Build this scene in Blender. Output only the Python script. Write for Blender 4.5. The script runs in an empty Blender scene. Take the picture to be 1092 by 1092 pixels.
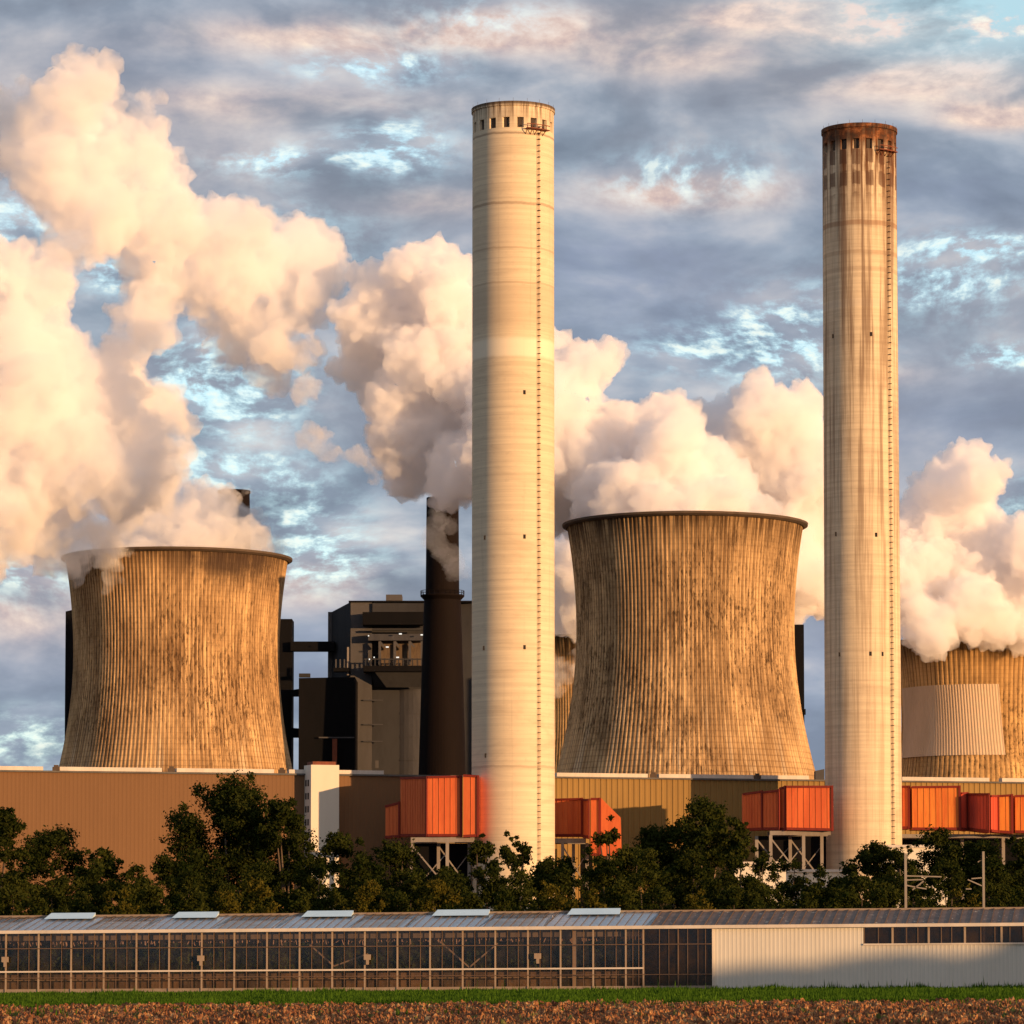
import bpy, math, random
import numpy as np
from mathutils import Vector, noise as mnoise

random.seed(7)
RNG = np.random.default_rng(11)
SC = bpy.context.scene
COL = SC.collection
R = math.radians

# ------------------------------------------------------------------ camera
F = 4200.0            # focal length in photo pixels (photo is 1092 px wide)
PITCH = R(4.0)
PCY = 734.0           # principal row
CAMH = 2.0
cam_d = bpy.data.cameras.new('camera')
cam = bpy.data.objects.new('camera', cam_d)
COL.objects.link(cam)
cam.location = (0, 0, CAMH)
cam.rotation_euler = (R(90) + PITCH, 0, 0)
cam_d.sensor_width = 36
cam_d.lens = 36 * F / 1092
cam_d.shift_y = (PCY - 546) / 1092
cam_d.clip_start = 1
cam_d.clip_end = 30000
SC.camera = cam
FW = Vector((0, math.cos(PITCH), math.sin(PITCH)))
UP = Vector((0, -math.sin(PITCH), math.cos(PITCH)))


def P(x, y, Y):
    """world point at distance Y that the photo shows at pixel x, y"""
    d = FW * F + Vector((1, 0, 0)) * (x - 546) + UP * (PCY - y)
    return Vector((0, 0, CAMH)) + d * (Y / d.y)


def XP(x, Y):
    return P(x, 900, Y).x


def ZP(y, Y):
    return P(546, y, Y).z


# ------------------------------------------------------------------ node helper
class NT:
    def __init__(self, tree):
        self.t = tree
        tree.nodes.clear()

    def node(self, typ, ins=None, **attrs):
        n = self.t.nodes.new(typ)
        for k, v in attrs.items():
            setattr(n, k, v)
        for k, v in (ins or {}).items():
            s = n.inputs[k]
            if isinstance(v, bpy.types.NodeSocket):
                self.t.links.new(v, s)
            elif v is not None:
                s.default_value = v
        return n

    def m(self, op, a, b=None, c=None, clamp=False):
        ins = {0: a}
        if b is not None:
            ins[1] = b
        if c is not None:
            ins[2] = c
        return self.node('ShaderNodeMath', ins, operation=op, use_clamp=clamp).outputs[0]

    def rng(self, v, a, b, c=0.0, d=1.0, smooth=True):
        return self.node('ShaderNodeMapRange', {'Value': v, 'From Min': a, 'From Max': b, 'To Min': c, 'To Max': d},
                         interpolation_type='SMOOTHSTEP' if smooth else 'LINEAR').outputs[0]

    def mix(self, f, a, b, mode='MIX'):
        def c4(v):
            return v if isinstance(v, bpy.types.NodeSocket) else (v[0], v[1], v[2], 1)
        n = self.node('ShaderNodeMix', data_type='RGBA', blend_type=mode)
        for idx, v in ((0, f), (6, c4(a)), (7, c4(b))):
            if isinstance(v, bpy.types.NodeSocket):
                self.t.links.new(v, n.inputs[idx])
            else:
                n.inputs[idx].default_value = v
        return n.outputs[2]

    def sep(self, v):
        return self.node('ShaderNodeSeparateXYZ', {0: v}).outputs

    def comb(self, x, y, z=0.0):
        return self.node('ShaderNodeCombineXYZ', {0: x, 1: y, 2: z}).outputs[0]

    def vscale(self, v, s):
        return self.node('ShaderNodeVectorMath', {0: v, 1: s}, operation='MULTIPLY').outputs[0]

    def noise(self, v, scale, detail=3.0, rough=0.55, dist=0.0):
        return self.node('ShaderNodeTexNoise', {'Vector': v, 'Scale': scale, 'Detail': detail, 'Roughness': rough,
                                                'Distortion': dist}).outputs[0]

    def ramp(self, f, stops):
        n = self.node('ShaderNodeValToRGB', {0: f})
        e = n.color_ramp.elements
        while len(e) < len(stops):
            e.new(0.5)
        for el, (p, c) in zip(e, stops):
            el.position = p
            el.color = (c[0], c[1], c[2], 1)
        return n.outputs[0]


# ------------------------------------------------------------------ light and sky
SUN_AZ = R(49.5)      # to the right of straight behind the camera
SUN_EL = R(4.5)
sun_dir = Vector((math.sin(SUN_AZ) * math.cos(SUN_EL), -math.cos(SUN_AZ) * math.cos(SUN_EL), math.sin(SUN_EL)))
sl = bpy.data.lights.new('sun', 'SUN')
sl.energy = 5.0
sl.angle = R(0.5)
sl.color = (1.0, 0.57, 0.25)
so = bpy.data.objects.new('sun', sl)
COL.objects.link(so)
so.rotation_euler = sun_dir.to_track_quat('Z', 'Y').to_euler()

SC.view_settings.view_transform = 'Standard'
SC.view_settings.look = 'None'
SC.view_settings.exposure = 0.38
SC.view_settings.gamma = 1.0

W = bpy.data.worlds.new('World')
SC.world = W
W.use_nodes = True
w = NT(W.node_tree)
tc = w.node('ShaderNodeTexCoord').outputs['Generated']
dx, dy, dz = w.sep(tc)[0:3]
# direction on the sky: azimuth and elevation in degrees
az = w.m('MULTIPLY', w.m('ARCTAN2', dx, dy), 57.2958)
el = w.m('MULTIPLY', w.m('ARCSINE', dz), 57.2958)
sv = w.comb(w.m('MULTIPLY', az, 0.50), el, 0.0)
warp = w.node('ShaderNodeTexNoise', {'Vector': sv, 'Scale': 0.45, 'Detail': 1.5}).outputs['Color']
svw = w.node('ShaderNodeVectorMath', {0: warp, 1: (0.9, 0.9, 0), 2: sv}, operation='MULTIPLY_ADD').outputs[0]
n_big = w.noise(svw, 0.42, 2.5, 0.5)
n_mid = w.noise(svw, 1.0, 5.0, 0.50)
n_fine = w.noise(w.vscale(svw, (1.5, 1.3, 1)), 2.6, 6.0, 0.60)


def spot(px, py, sx, sy):
    """soft patch of the sky around a direction, given by where it stands in degrees"""
    a0 = math.degrees(math.atan((px - 546) / F))
    p = P(px, py, 100.0) - Vector((0, 0, CAMH))
    e0 = math.degrees(math.asin(p.z / p.length))
    k = math.degrees(1 / F)
    u = w.m('DIVIDE', w.m('SUBTRACT', az, a0), sx * k)
    v = w.m('DIVIDE', w.m('SUBTRACT', el, e0), sy * k)
    d = w.m('ADD', w.m('MULTIPLY', u, u), w.m('MULTIPLY', v, v))
    return w.m('EXPONENT', w.m('MULTIPLY', d, -0.7))


def total(lst):
    s = None
    for (px, py, sx, sy, g) in lst:
        q = w.m('MULTIPLY', spot(px, py, sx, sy), g)
        s = q if s is None else w.m('ADD', s, q)
    return s


gaps = total([(400, 72, 60, 14, 1.0), (415, 158, 42, 22, 1.3), (300, 172, 50, 12, 1.0), (740, 188, 70, 22, .7),
              (1050, 262, 45, 10, 1.4), (1000, 300, 75, 28, 1.0), (840, 362, 60, 34, 1.1), (760, 372, 60, 18, .9),
              (1075, 380, 30, 10, 1.5), (220, 395, 60, 30, 1.1), (240, 430, 60, 30, .8), (310, 545, 50, 30, 1.0),
              (230, 500, 70, 16, .9), (500, 20, 90, 20, .4), (20, 45, 40, 20, .0), (1060, 8, 90, 40, 1.0),
              (20, 790, 90, 22, 1.0), (10, 615, 60, 22, .7), (340, 600, 50, 22, 1.0), (600, 660, 30, 22, 1.2), (1060, 690, 40, 40, .3),
              (15, 232, 40, 26, .8), (118, 285, 26, 20, 1.2), (1080, 550, 40, 30, .8), (330, 250, 60, 30, .4)])
pinks = total([(850, 14, 90, 10, 1.2), (970, 30, 90, 12, 1.3), (1080, 122, 50, 12, 1.0), (740, 205, 80, 16, .8), (560, 30, 160, 18, .6),
               (720, 60, 90, 20, .4), (380, 40, 160, 16, .55), (60, 150, 200, 60, .2), (260, 110, 200, 16, .3),
               (460, 215, 60, 12, .4), (1000, 85, 110, 22, .7), (20, 650, 60, 30, .5), (340, 625, 60, 20, .5), (920, 400, 60, 12, .3)])
purp = total([(680, 330, 160, 60, .6), (650, 260, 120, 40, .5), (1000, 210, 120, 40, .5), (1020, 450, 130, 50, .5),
              (300, 60, 200, 60, .3), (330, 700, 60, 60, .7), (870, 720, 60, 90, .6), (700, 640, 90, 40, .5), (30, 700, 60, 60, .4)])

cloud = w.ramp(n_mid, [(0.34, (0.165, 0.205, 0.265)), (0.44, (0.215, 0.265, 0.335)), (0.53, (0.30, 0.35, 0.42)),
                       (0.62, (0.44, 0.46, 0.50)), (0.72, (0.62, 0.58, 0.56))])
cloud = w.mix(w.m('MULTIPLY', w.rng(n_big, 0.42, 0.62), 0.35), cloud, (0.29, 0.285, 0.33))
cloud = w.mix(w.m('MULTIPLY', purp, w.rng(n_fine, 0.2, 0.8, 0.35, .7), clamp=True), cloud, (0.255, 0.295, 0.425))
pk = w.m('MULTIPLY', pinks, w.rng(n_mid, 0.34, 0.60, 0.25, 1.8), clamp=True)
cloud = w.mix(pk, cloud, w.ramp(n_fine, [(0.3, (0.46, 0.36, 0.36)), (0.6, (0.78, 0.60, 0.50)), (0.75, (0.95, 0.74, 0.55))]))
sky = w.node('ShaderNodeTexSky', sky_type='NISHITA', sun_disc=False, sun_elevation=SUN_EL, sun_rotation=math.pi - SUN_AZ,
             air_density=1.0, dust_density=0.6, ozone_density=2.0).outputs[0]
skyc = w.mix(1.0, w.vscale(sky, (0.10, 0.10, 0.10)), (0.36, 0.54, 0.62), 'ADD')
g1 = w.m('MULTIPLY', gaps, w.rng(n_fine, 0.41, 0.66, 0.0, 1.25))
g2 = w.rng(n_mid, 0.62, 0.76, 0.0, 0.2)
gg = w.m('ADD', w.m('MULTIPLY', g1, w.rng(n_mid, 0.35, 0.55, 0.35, 1.2)), w.m('MULTIPLY', g2, 0.5), clamp=True)
cloud = w.mix(gg, cloud, skyc)
open_sky = w.m('MULTIPLY', spot(1085, -4, 150, 52), w.rng(n_mid, 0.30, 0.46, 0.35, 1.15), clamp=True)
cloud = w.mix(open_sky, cloud, (0.40, 0.60, 0.68))
cloud = w.mix(w.m('MULTIPLY', pk, w.m('MULTIPLY', open_sky, w.rng(n_fine, .46, .58)), clamp=True), cloud, (0.88, 0.60, 0.50))
# bright rims of lit cloud inside the gaps
rim = w.m('MULTIPLY', w.rng(gg, 0.25, 0.8), w.rng(n_fine, 0.5, 0.68, 0, 0.7))
cloud = w.mix(rim, cloud, (0.86, 0.86, 0.74))
# low haze belt towards the horizon, dark ground below it
cloud = w.mix(w.rng(el, 3.2, 0.0, 0, 0.35), cloud, (0.38, 0.47, 0.60))
cloud = w.mix(w.rng(el, 0.0, -1.5), cloud, (0.10, 0.09, 0.07))
# the half of the sky round the low sun, behind the camera, is bright and warm
sd = w.node('ShaderNodeVectorMath', {0: tc, 1: tuple(sun_dir)}, operation='DOT_PRODUCT').outputs['Value']
glow = w.m('MULTIPLY', w.m('POWER', w.m('MAXIMUM', sd, 0.0), 5.0), 0.75)
cloud = w.mix(w.m('MULTIPLY', glow, w.rng(el, -1.0, 1.0)), cloud, (1.3, 0.95, 0.72))
bg = w.node('ShaderNodeBackground', {'Color': cloud, 'Strength': 0.93})
w.node('ShaderNodeOutputWorld', {'Surface': bg.outputs[0]})

SC.cycles.use_denoising = True
SC.cycles.denoiser = 'OPENIMAGEDENOISE'
SC.cycles.max_bounces = 22
SC.cycles.volume_bounces = 20
SC.cycles.volume_step_rate = 0.25
SC.cycles.volume_max_steps = 256
SC.cycles.transparent_max_bounces = 64
SC.cycles.diffuse_bounces = 3
SC.cycles.glossy_bounces = 3
SC.cycles.use_adaptive_sampling = True
SC.cycles.adaptive_threshold = 0.01
SC.cycles.caustics_reflective = False
SC.cycles.caustics_refractive = False


# ------------------------------------------------------------------ materials
def material(name):
    mt = bpy.data.materials.new(name)
    mt.use_nodes = True
    return mt, NT(mt.node_tree)


def finish(n, color, rough=0.85, metal=0.0, bump=None, bstr=0.3, bdist=0.1, spec=0.3):
    def c4(v):
        return v if isinstance(v, bpy.types.NodeSocket) else (v[0], v[1], v[2], 1)
    b = n.node('ShaderNodeBsdfPrincipled', {'Base Color': c4(color), 'Roughness': rough, 'Metallic': metal,
                                            'Specular IOR Level': spec})
    if bump is not None:
        bn = n.node('ShaderNodeBump', {'Strength': bstr, 'Distance': bdist, 'Height': bump})
        n.t.links.new(bn.outputs[0], b.inputs['Normal'])
    n.node('ShaderNodeOutputMaterial', {'Surface': b.outputs[0]})
    return b


def worn(name, c, c2=None, scale=0.3, rough=0.8, stretch=(1, 1, 0.25), metal=0.0, amt=0.6, spec=0.3):
    """plain material with soft streaky wear"""
    mt, n = material(name)
    g = n.node('ShaderNodeTexCoord').outputs['Object']
    v = n.vscale(g, stretch)
    a = n.noise(v, scale, 5, 0.6)
    b = n.noise(v, scale * 9, 3, 0.6)
    c2 = c2 or tuple(k * 0.6 for k in c)
    f = n.m('MULTIPLY', n.m('ADD', n.rng(a, 0.35, 0.7), n.rng(b, 0.4, 0.8, 0, 0.6)), amt, clamp=True)
    finish(n, n.mix(f, c, c2), rough, metal, spec=spec)
    return mt


def tower_material(name, light, dark, seed, patch=0.0, clean=0.0):
    """u counts ribs, v is metres above the ground"""
    mt, n = material(name)
    uv = n.node('ShaderNodeUVMap', uv_map='UVMap').outputs[0]
    u, v, _ = n.sep(uv)[0:3]
    so_ = seed * 17.3
    p = n.comb(n.m('ADD', u, so_), v, so_)
    soft = n.noise(n.vscale(p, (0.050, 0.045, 1)), 1.0, 4, 0.6)
    soft2 = n.noise(n.vscale(p, (0.11, 0.07, 1)), 1.0, 5, 0.65)
    cellv = n.comb(n.m('ADD', n.m('FLOOR', n.m('ADD', u, 0.5)), so_), n.m('MULTIPLY', v, 0.05), 0.0)   # tone of single ribs
    ribtone = n.noise(n.vscale(cellv, (3.7, 1, 1)), 1.0, 2, 0.7)
    streak = n.noise(n.vscale(p, (1.1, 0.045, 1)), 1.0, 5, 0.7)
    streak2 = n.noise(n.vscale(p, (0.33, 0.035, 1)), 1.0, 4, 0.7)
    speck = n.noise(n.vscale(p, (1.6, 0.48, 1)), 1.0, 5, 0.75)
    speck2 = n.noise(n.vscale(p, (2.2, 0.16, 1)), 1.0, 4, 0.7)
    fr = n.m('FRACT', u)
    groove = n.rng(n.m('ABSOLUTE', n.m('SUBTRACT', fr, 0.5)), 0.26, 0.46)       # 1 in the valley between ribs
    band = n.m('EXPONENT', n.m('MULTIPLY', n.m('POWER', n.m('DIVIDE', n.m('SUBTRACT', v, 74), 19), 2.0), -1.0))
    amount = n.m('ADD', n.m('MULTIPLY', band, 0.75), n.rng(soft, 0.42, 0.64, 0, 0.8))
    dots = n.m('MULTIPLY', n.rng(speck, 0.50, 0.60), n.m('MULTIPLY', amount, n.m('ADD', n.m('MULTIPLY', groove, 0.75), 0.34)))
    drips = n.m('MULTIPLY', n.rng(speck2, 0.52, 0.64), n.m('MULTIPLY', amount, n.m('ADD', n.m('MULTIPLY', groove, 0.8), 0.22)))
    grime = n.m('MULTIPLY', n.rng(streak, 0.44, 0.68), n.m('ADD', n.m('MULTIPLY', amount, 0.55), 0.16))
    pale = n.m('MULTIPLY', n.rng(streak2, 0.50, 0.66), n.rng(v, 74, 44))
    base = n.mix(n.rng(soft2, 0.36, 0.64), light, tuple(0.50 * a + 0.50 * b for a, b in zip(light, dark)))
    base = n.mix(n.rng(ribtone, 0.35, 0.65, 0, 0.35), base, dark)
    base = n.mix(n.m('MULTIPLY', pale, 0.55), base, (0.66, 0.53, 0.36))
    base = n.mix(n.m('MULTIPLY', grime, 1.0 - clean, clamp=True), base, dark)
    base = n.mix(n.m('MULTIPLY', drips, 1.1 - clean, clamp=True), base, tuple(k * 0.45 for k in dark))
    base = n.mix(n.m('MULTIPLY', dots, 1.5 - clean, clamp=True), base, tuple(k * 0.25 for k in dark))
    base = n.mix(n.m('MULTIPLY', groove, n.rng(streak2, .35, .65, .38, .80)), base, tuple(k * 0.7 for k in dark))
    jf = n.m('FRACT', n.m('DIVIDE', v, 1.35))
    joint = n.rng(n.m('ABSOLUTE', n.m('SUBTRACT', jf, 0.5)), 0.30, 0.5)
    low = n.m('MULTIPLY', n.rng(v, 66, 40, 0.22, 0.55), n.rng(soft2, .3, .7, .5, 1.2))
    base = n.mix(n.m('MULTIPLY', joint, low, clamp=True), base, dark)
    top = n.m('MULTIPLY', n.rng(v, 96, 105), n.rng(streak, 0.38, 0.6, 0.25, 1.0))
    base = n.mix(top, base, tuple(k * 0.45 for k in dark))
    if patch:                 # soot blot under the rim
        bu = n.m('POWER', n.m('DIVIDE', n.m('SUBTRACT', u, patch), 15.0), 2.0)
        bv = n.m('POWER', n.m('DIVIDE', n.m('SUBTRACT', v, 102.0), 6.5), 2.0)
        blot = n.m('MULTIPLY', n.m('EXPONENT', n.m('MULTIPLY', n.m('ADD', bu, bv), -1.0)), n.rng(soft2, 0.36, 0.56, 0.2, 1.4), clamp=True)
        base = n.mix(n.m('MULTIPLY', blot, 0.85), base, (0.05, 0.032, 0.024))
    finish(n, base, 0.92, spec=0.12)
    return mt


def chimney_material(name, soot):
    """v in metres below the top in uv.y, u = arc length"""
    mt, n = material(name)
    uv = n.node('ShaderNodeUVMap', uv_map='UVMap').outputs[0]
    u, v, _ = n.sep(uv)[0:3]
    p = n.comb(u, v, soot * 9.0)
    hz = n.noise(n.vscale(p, (0.03, 1.1, 1)), 1.0, 5, 0.65)
    hz2 = n.noise(n.vscale(p, (0.06, 0.16, 1)), 1.0, 4, 0.6, 0.6)
    vs = n.noise(n.vscale(p, (0.75, 0.018, 1)), 1.0, 5, 0.65)
    vs2 = n.noise(n.vscale(p, (1.6, 0.05, 1)), 1.0, 4, 0.65)
    fine = n.noise(n.vscale(p, (0.6, 0.9, 1)), 1.0, 4, 0.65)
    base = n.mix(n.rng(hz, 0.3, 0.7), (0.70, 0.58, 0.41), (0.58, 0.47, 0.33))
    base = n.mix(n.rng(hz2, 0.5, 0.72, 0, 0.35), base, (0.36, 0.27, 0.19))
    base = n.mix(n.rng(fine, 0.55, 0.75, 0, 0.22), base, (0.30, 0.24, 0.18))
    # thin pour joints
    jf = n.m('FRACT', n.m('DIVIDE', v, 1.5))
    joint = n.rng(n.m('ABSOLUTE', n.m('SUBTRACT', jf, 0.5)), 0.44, 0.5, 0, 0.22)
    base = n.mix(joint, base, (0.28, 0.23, 0.18))
    wobble = n.noise(n.vscale(p, (0.25, 0.0, 1)), 1.0, 3)

    def ring(at, half, col, amt):
        d = n.m('ABSOLUTE', n.m('SUBTRACT', n.m('ADD', v, n.m('MULTIPLY', wobble, 0.8)), at + 0.4))
        return n.mix(n.rng(d, half * 1.25, half * 0.7, 0, amt), base, col)
    if not soot:
        for at, half, col, amt in ((6.4, .22, (.20, .14, .10), .6), (20.5, .28, (.24, .16, .11), .55), (29.5, .2, (.3, .2, .14), .35),
                                   (41, 4.2, (.48, .38, .27), .5), (49.5, 1.9, (.80, .70, .54), .85), (27, 2.2, (.55, .44, .32), .3), (36.5, .2, (.3, .2, .14), .3),
                                   (133, .25, (.3, .22, .16), .4)):
            base = ring(at, half, col, amt)
        top = n.m('MULTIPLY', n.rng(v, 6.0, 0.0), n.rng(vs2, 0.42, 0.62))
        base = n.mix(n.m('MULTIPLY', top, 0.9, clamp=True), base, (0.09, 0.045, 0.025))
        base = n.mix(n.rng(v, 0.9, 0.3, 0, 0.85), base, (0.05, 0.03, 0.02))
        base = n.mix(n.rng(vs, 0.56, 0.74, 0, 0.18), base, (0.25, 0.19, 0.14))
    else:
        for at, half, col, amt in ((20.5, .5, (.30, .17, .10), .6), (26.5, .4, (.30, .19, .12), .35), (37, .8, (.66, .56, .43), .5),
                                   (30, .5, (.3, .2, .14), .3), (9, .5, (.55, .44, .32), .4)):
            base = ring(at, half, col, amt)
        s1 = n.m('MULTIPLY', n.rng(vs, 0.44, 0.62), n.rng(v, 160, 30, 0.22, 0.80))
        base = n.mix(s1, base, (0.17, 0.105, 0.07))
        s2 = n.m('MULTIPLY', n.rng(vs2, 0.40, 0.60), n.rng(v, 30, 3, 0.0, 1.1))
        base = n.mix(n.m('MULTIPLY', s2, 1.0, clamp=True), base, (0.12, 0.050, 0.022))
        # square blotches under the openings
        cu = n.m('FRACT', n.m('DIVIDE', u, 2.75))
        cell = n.m('MULTIPLY', n.rng(n.m('ABSOLUTE', n.m('SUBTRACT', cu, 0.5)), 0.34, 0.26), n.rng(v, 16, 13))
        cv = n.m('ADD', n.m('FRACT', n.m('DIVIDE', v, 4.6)), n.m('MULTIPLY', n.m('SUBTRACT', fine, 0.5), 0.5))
        cell = n.m('MULTIPLY', cell, n.m('MULTIPLY', n.rng(cv, 0.10, 0.20), n.rng(cv, 0.85, 0.75)))
        base = n.mix(n.m('MULTIPLY', cell, 0.72), base, (0.09, 0.045, 0.03))
        sootc = n.ramp(n.noise(n.vscale(p, (0.5, 0.5, 1)), 1.0, 5, 0.7), [(0.38, (0.035, 0.018, 0.012)), (0.52, (0.10, 0.035, 0.014)), (0.66, (0.30, 0.11, 0.04))])
        base = n.mix(n.rng(n.m('ADD', v, n.m('MULTIPLY', vs2, 7.0)), 9.5, 5.5, 0, 0.92), base, sootc)
    finish(n, base, 0.9, spec=0.15)
    return mt


def foliage_material(name, c1, c2, trans=0.25):
    mt, n = material(name)
    g = n.node('ShaderNodeTexCoord').outputs['Object']
    a = n.noise(g, 0.35, 3, 0.6)
    b = n.noise(g, 3.0, 2, 0.6)
    c = n.mix(n.rng(n.m('ADD', n.m('MULTIPLY', a, 0.6), n.m('MULTIPLY', b, 0.4)), 0.38, 0.62), c1, c2)
    d = n.node('ShaderNodeBsdfDiffuse', {'Color': c})
    t = n.node('ShaderNodeBsdfTranslucent', {'Color': c})
    mx = n.node('ShaderNodeMixShader', {0: trans, 1: d.outputs[0], 2: t.outputs[0]})
    n.node('ShaderNodeOutputMaterial', {'Surface': mx.outputs[0]})
    return mt


def steam_material(name, density, color=(1, 0.992, 0.995), g=0.2, nscale=0.05, lo=0.3, wispy=False, width=0.28):
    mt, n = material(name)
    dens = density
    if wispy:
        pos = n.node('ShaderNodeTexCoord').outputs['Object']
        q = n.noise(pos, nscale, 5, 0.62, 0.4)
        dens = n.m('MULTIPLY', n.rng(q, lo, lo + width), density)
    v = n.node('ShaderNodeVolumePrincipled', {'Color': (*color, 1), 'Density': dens, 'Anisotropy': g})
    n.node('ShaderNodeOutputMaterial', {'Volume': v.outputs[0]})
    return mt


def glass_material(name, tint, refl=0.12, rough=0.05, dirt=0.3, dirtc=(0.25, 0.2, 0.15)):
    mt, n = material(name)
    g = n.node('ShaderNodeTexCoord').outputs['Object']
    tr = n.node('ShaderNodeBsdfTransparent', {'Color': (*tint, 1)})
    gl = n.node('ShaderNodeBsdfGlossy', {'Color': (1, 1, 1, 1), 'Roughness': rough})
    df = n.node('ShaderNodeBsdfDiffuse', {'Color': (*dirtc, 1)})
    m1 = n.node('ShaderNodeMixShader', {0: refl, 1: tr.outputs[0], 2: gl.outputs[0]})
    d = n.m('MULTIPLY', n.rng(n.noise(g, 0.8, 5, 0.65), 0.3, 0.75), dirt)
    m2 = n.node('ShaderNodeMixShader', {0: d, 1: m1.outputs[0], 2: df.outputs[0]})
    n.node('ShaderNodeOutputMaterial', {'Surface': m2.outputs[0]})
    return mt


M = {}
M['tower1'] = tower_material('ribbed concrete', (0.70, 0.455, 0.225), (0.15, 0.08, 0.037), 1, patch=101.0)
M['tower2'] = tower_material('ribbed concrete stained', (0.70, 0.465, 0.235), (0.135, 0.075, 0.036), 2)
M['tower3'] = tower_material('ribbed concrete clean', (0.72, 0.45, 0.19), (0.20, 0.11, 0.045), 3, clean=0.35)
M['lip'] = worn('soot stained lip', (0.10, 0.07, 0.05), rough=0.9)
M['patch'] = worn('coated concrete', (0.60, 0.45, 0.31), (0.48, 0.35, 0.23), scale=0.2)
M['chim1'] = chimney_material('chimney concrete', 0)
M['chim2'] = chimney_material('chimney concrete sooted', 1)
M['dark_hole'] = worn('dark opening', (0.025, 0.02, 0.018))
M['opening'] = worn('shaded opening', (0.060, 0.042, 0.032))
M['ladder'] = worn('rusty ladder steel', (0.085, 0.045, 0.025))
M['rust'] = worn('rusty platform steel', (0.22, 0.06, 0.03), (0.05, 0.03, 0.02))
M['brick_dark'] = worn('dark brown brick', (0.0085, 0.0050, 0.0045), (0.0055, 0.0035, 0.0032), scale=0.15, spec=.1)
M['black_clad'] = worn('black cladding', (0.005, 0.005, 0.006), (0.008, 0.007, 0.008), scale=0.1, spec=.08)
M['grey_clad'] = worn('grey cladding', (0.042, 0.042, 0.046), (0.026, 0.026, 0.029), scale=0.1, spec=.1)
M['grey_light'] = worn('pale grey cladding', (0.085, 0.080, 0.082), (0.06, 0.057, 0.058), scale=0.1, spec=.1)
M['silo'] = worn('silo steel', (0.060, 0.060, 0.068), (0.036, 0.036, 0.042), scale=0.3, spec=.15)
M['tan_clad'] = worn('tan cladding', (0.175, 0.092, 0.042), (0.145, 0.076, 0.035), scale=0.05, amt=0.5)
M['gold_clad'] = worn('ochre cladding', (0.27, 0.165, 0.050), (0.20, 0.12, 0.038), scale=0.05, amt=0.5)
M['roof_grey'] = worn('flat roof', (0.12, 0.11, 0.10))
M['coping'] = worn('white coping', (0.62, 0.55, 0.48), (0.45, 0.40, 0.35))
M['white_wall'] = worn('white render', (0.66, 0.60, 0.50), (0.60, 0.54, 0.45), scale=0.1, amt=0.5)
M['shed_white'] = worn('white sheet metal', (0.60, 0.565, 0.51), (0.54, 0.505, 0.45), scale=0.25, amt=0.7)
M['o_duct'] = worn('orange duct', (0.66, 0.150, 0.042), (0.50, 0.095, 0.028), scale=0.35, stretch=(1, 1, .12), amt=.9)
M['y_duct'] = worn('faded orange duct', (0.70, 0.235, 0.040), (0.56, 0.13, 0.025), scale=0.5, stretch=(1, 1, .08), amt=1.0)
M['r_duct'] = worn('red duct', (0.60, 0.085, 0.045), (0.48, 0.065, 0.032), scale=0.35, stretch=(1, 1, .12), amt=.8)
M['red_trim'] = worn('dark red trim', (0.20, 0.022, 0.012))
M['steel'] = worn('pale steel', (0.26, 0.23, 0.20), (0.17, 0.14, 0.12))
M['alu'] = worn('weathered aluminium', (0.27, 0.215, 0.17), (0.20, 0.14, 0.10), scale=1.0)
M['alu_dark'] = worn('dull glazing bar', (0.13, 0.085, 0.06), (0.08, 0.05, 0.04), scale=1.0)
M['lamp_white'] = worn('small bright box', (0.7, 0.7, 0.68))
M['bark'] = worn('bark', (0.12, 0.085, 0.055), (0.06, 0.04, 0.03), scale=2.0)
M['bark_pale'] = worn('pale bark', (0.36, 0.25, 0.17), (0.2, 0.13, 0.09), scale=2.0)
M['leaf_dark'] = foliage_material('dark foliage', (0.010, 0.018, 0.004), (0.040, 0.046, 0.010))
M['leaf_mid'] = foliage_material('mid foliage', (0.013, 0.022, 0.005), (0.055, 0.060, 0.012))
M['leaf_warm'] = foliage_material('olive foliage', (0.024, 0.032, 0.006), (0.11, 0.088, 0.014))
M['crop'] = foliage_material('crop leaves', (0.014, 0.028, 0.007), (0.045, 0.065, 0.016))


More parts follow.
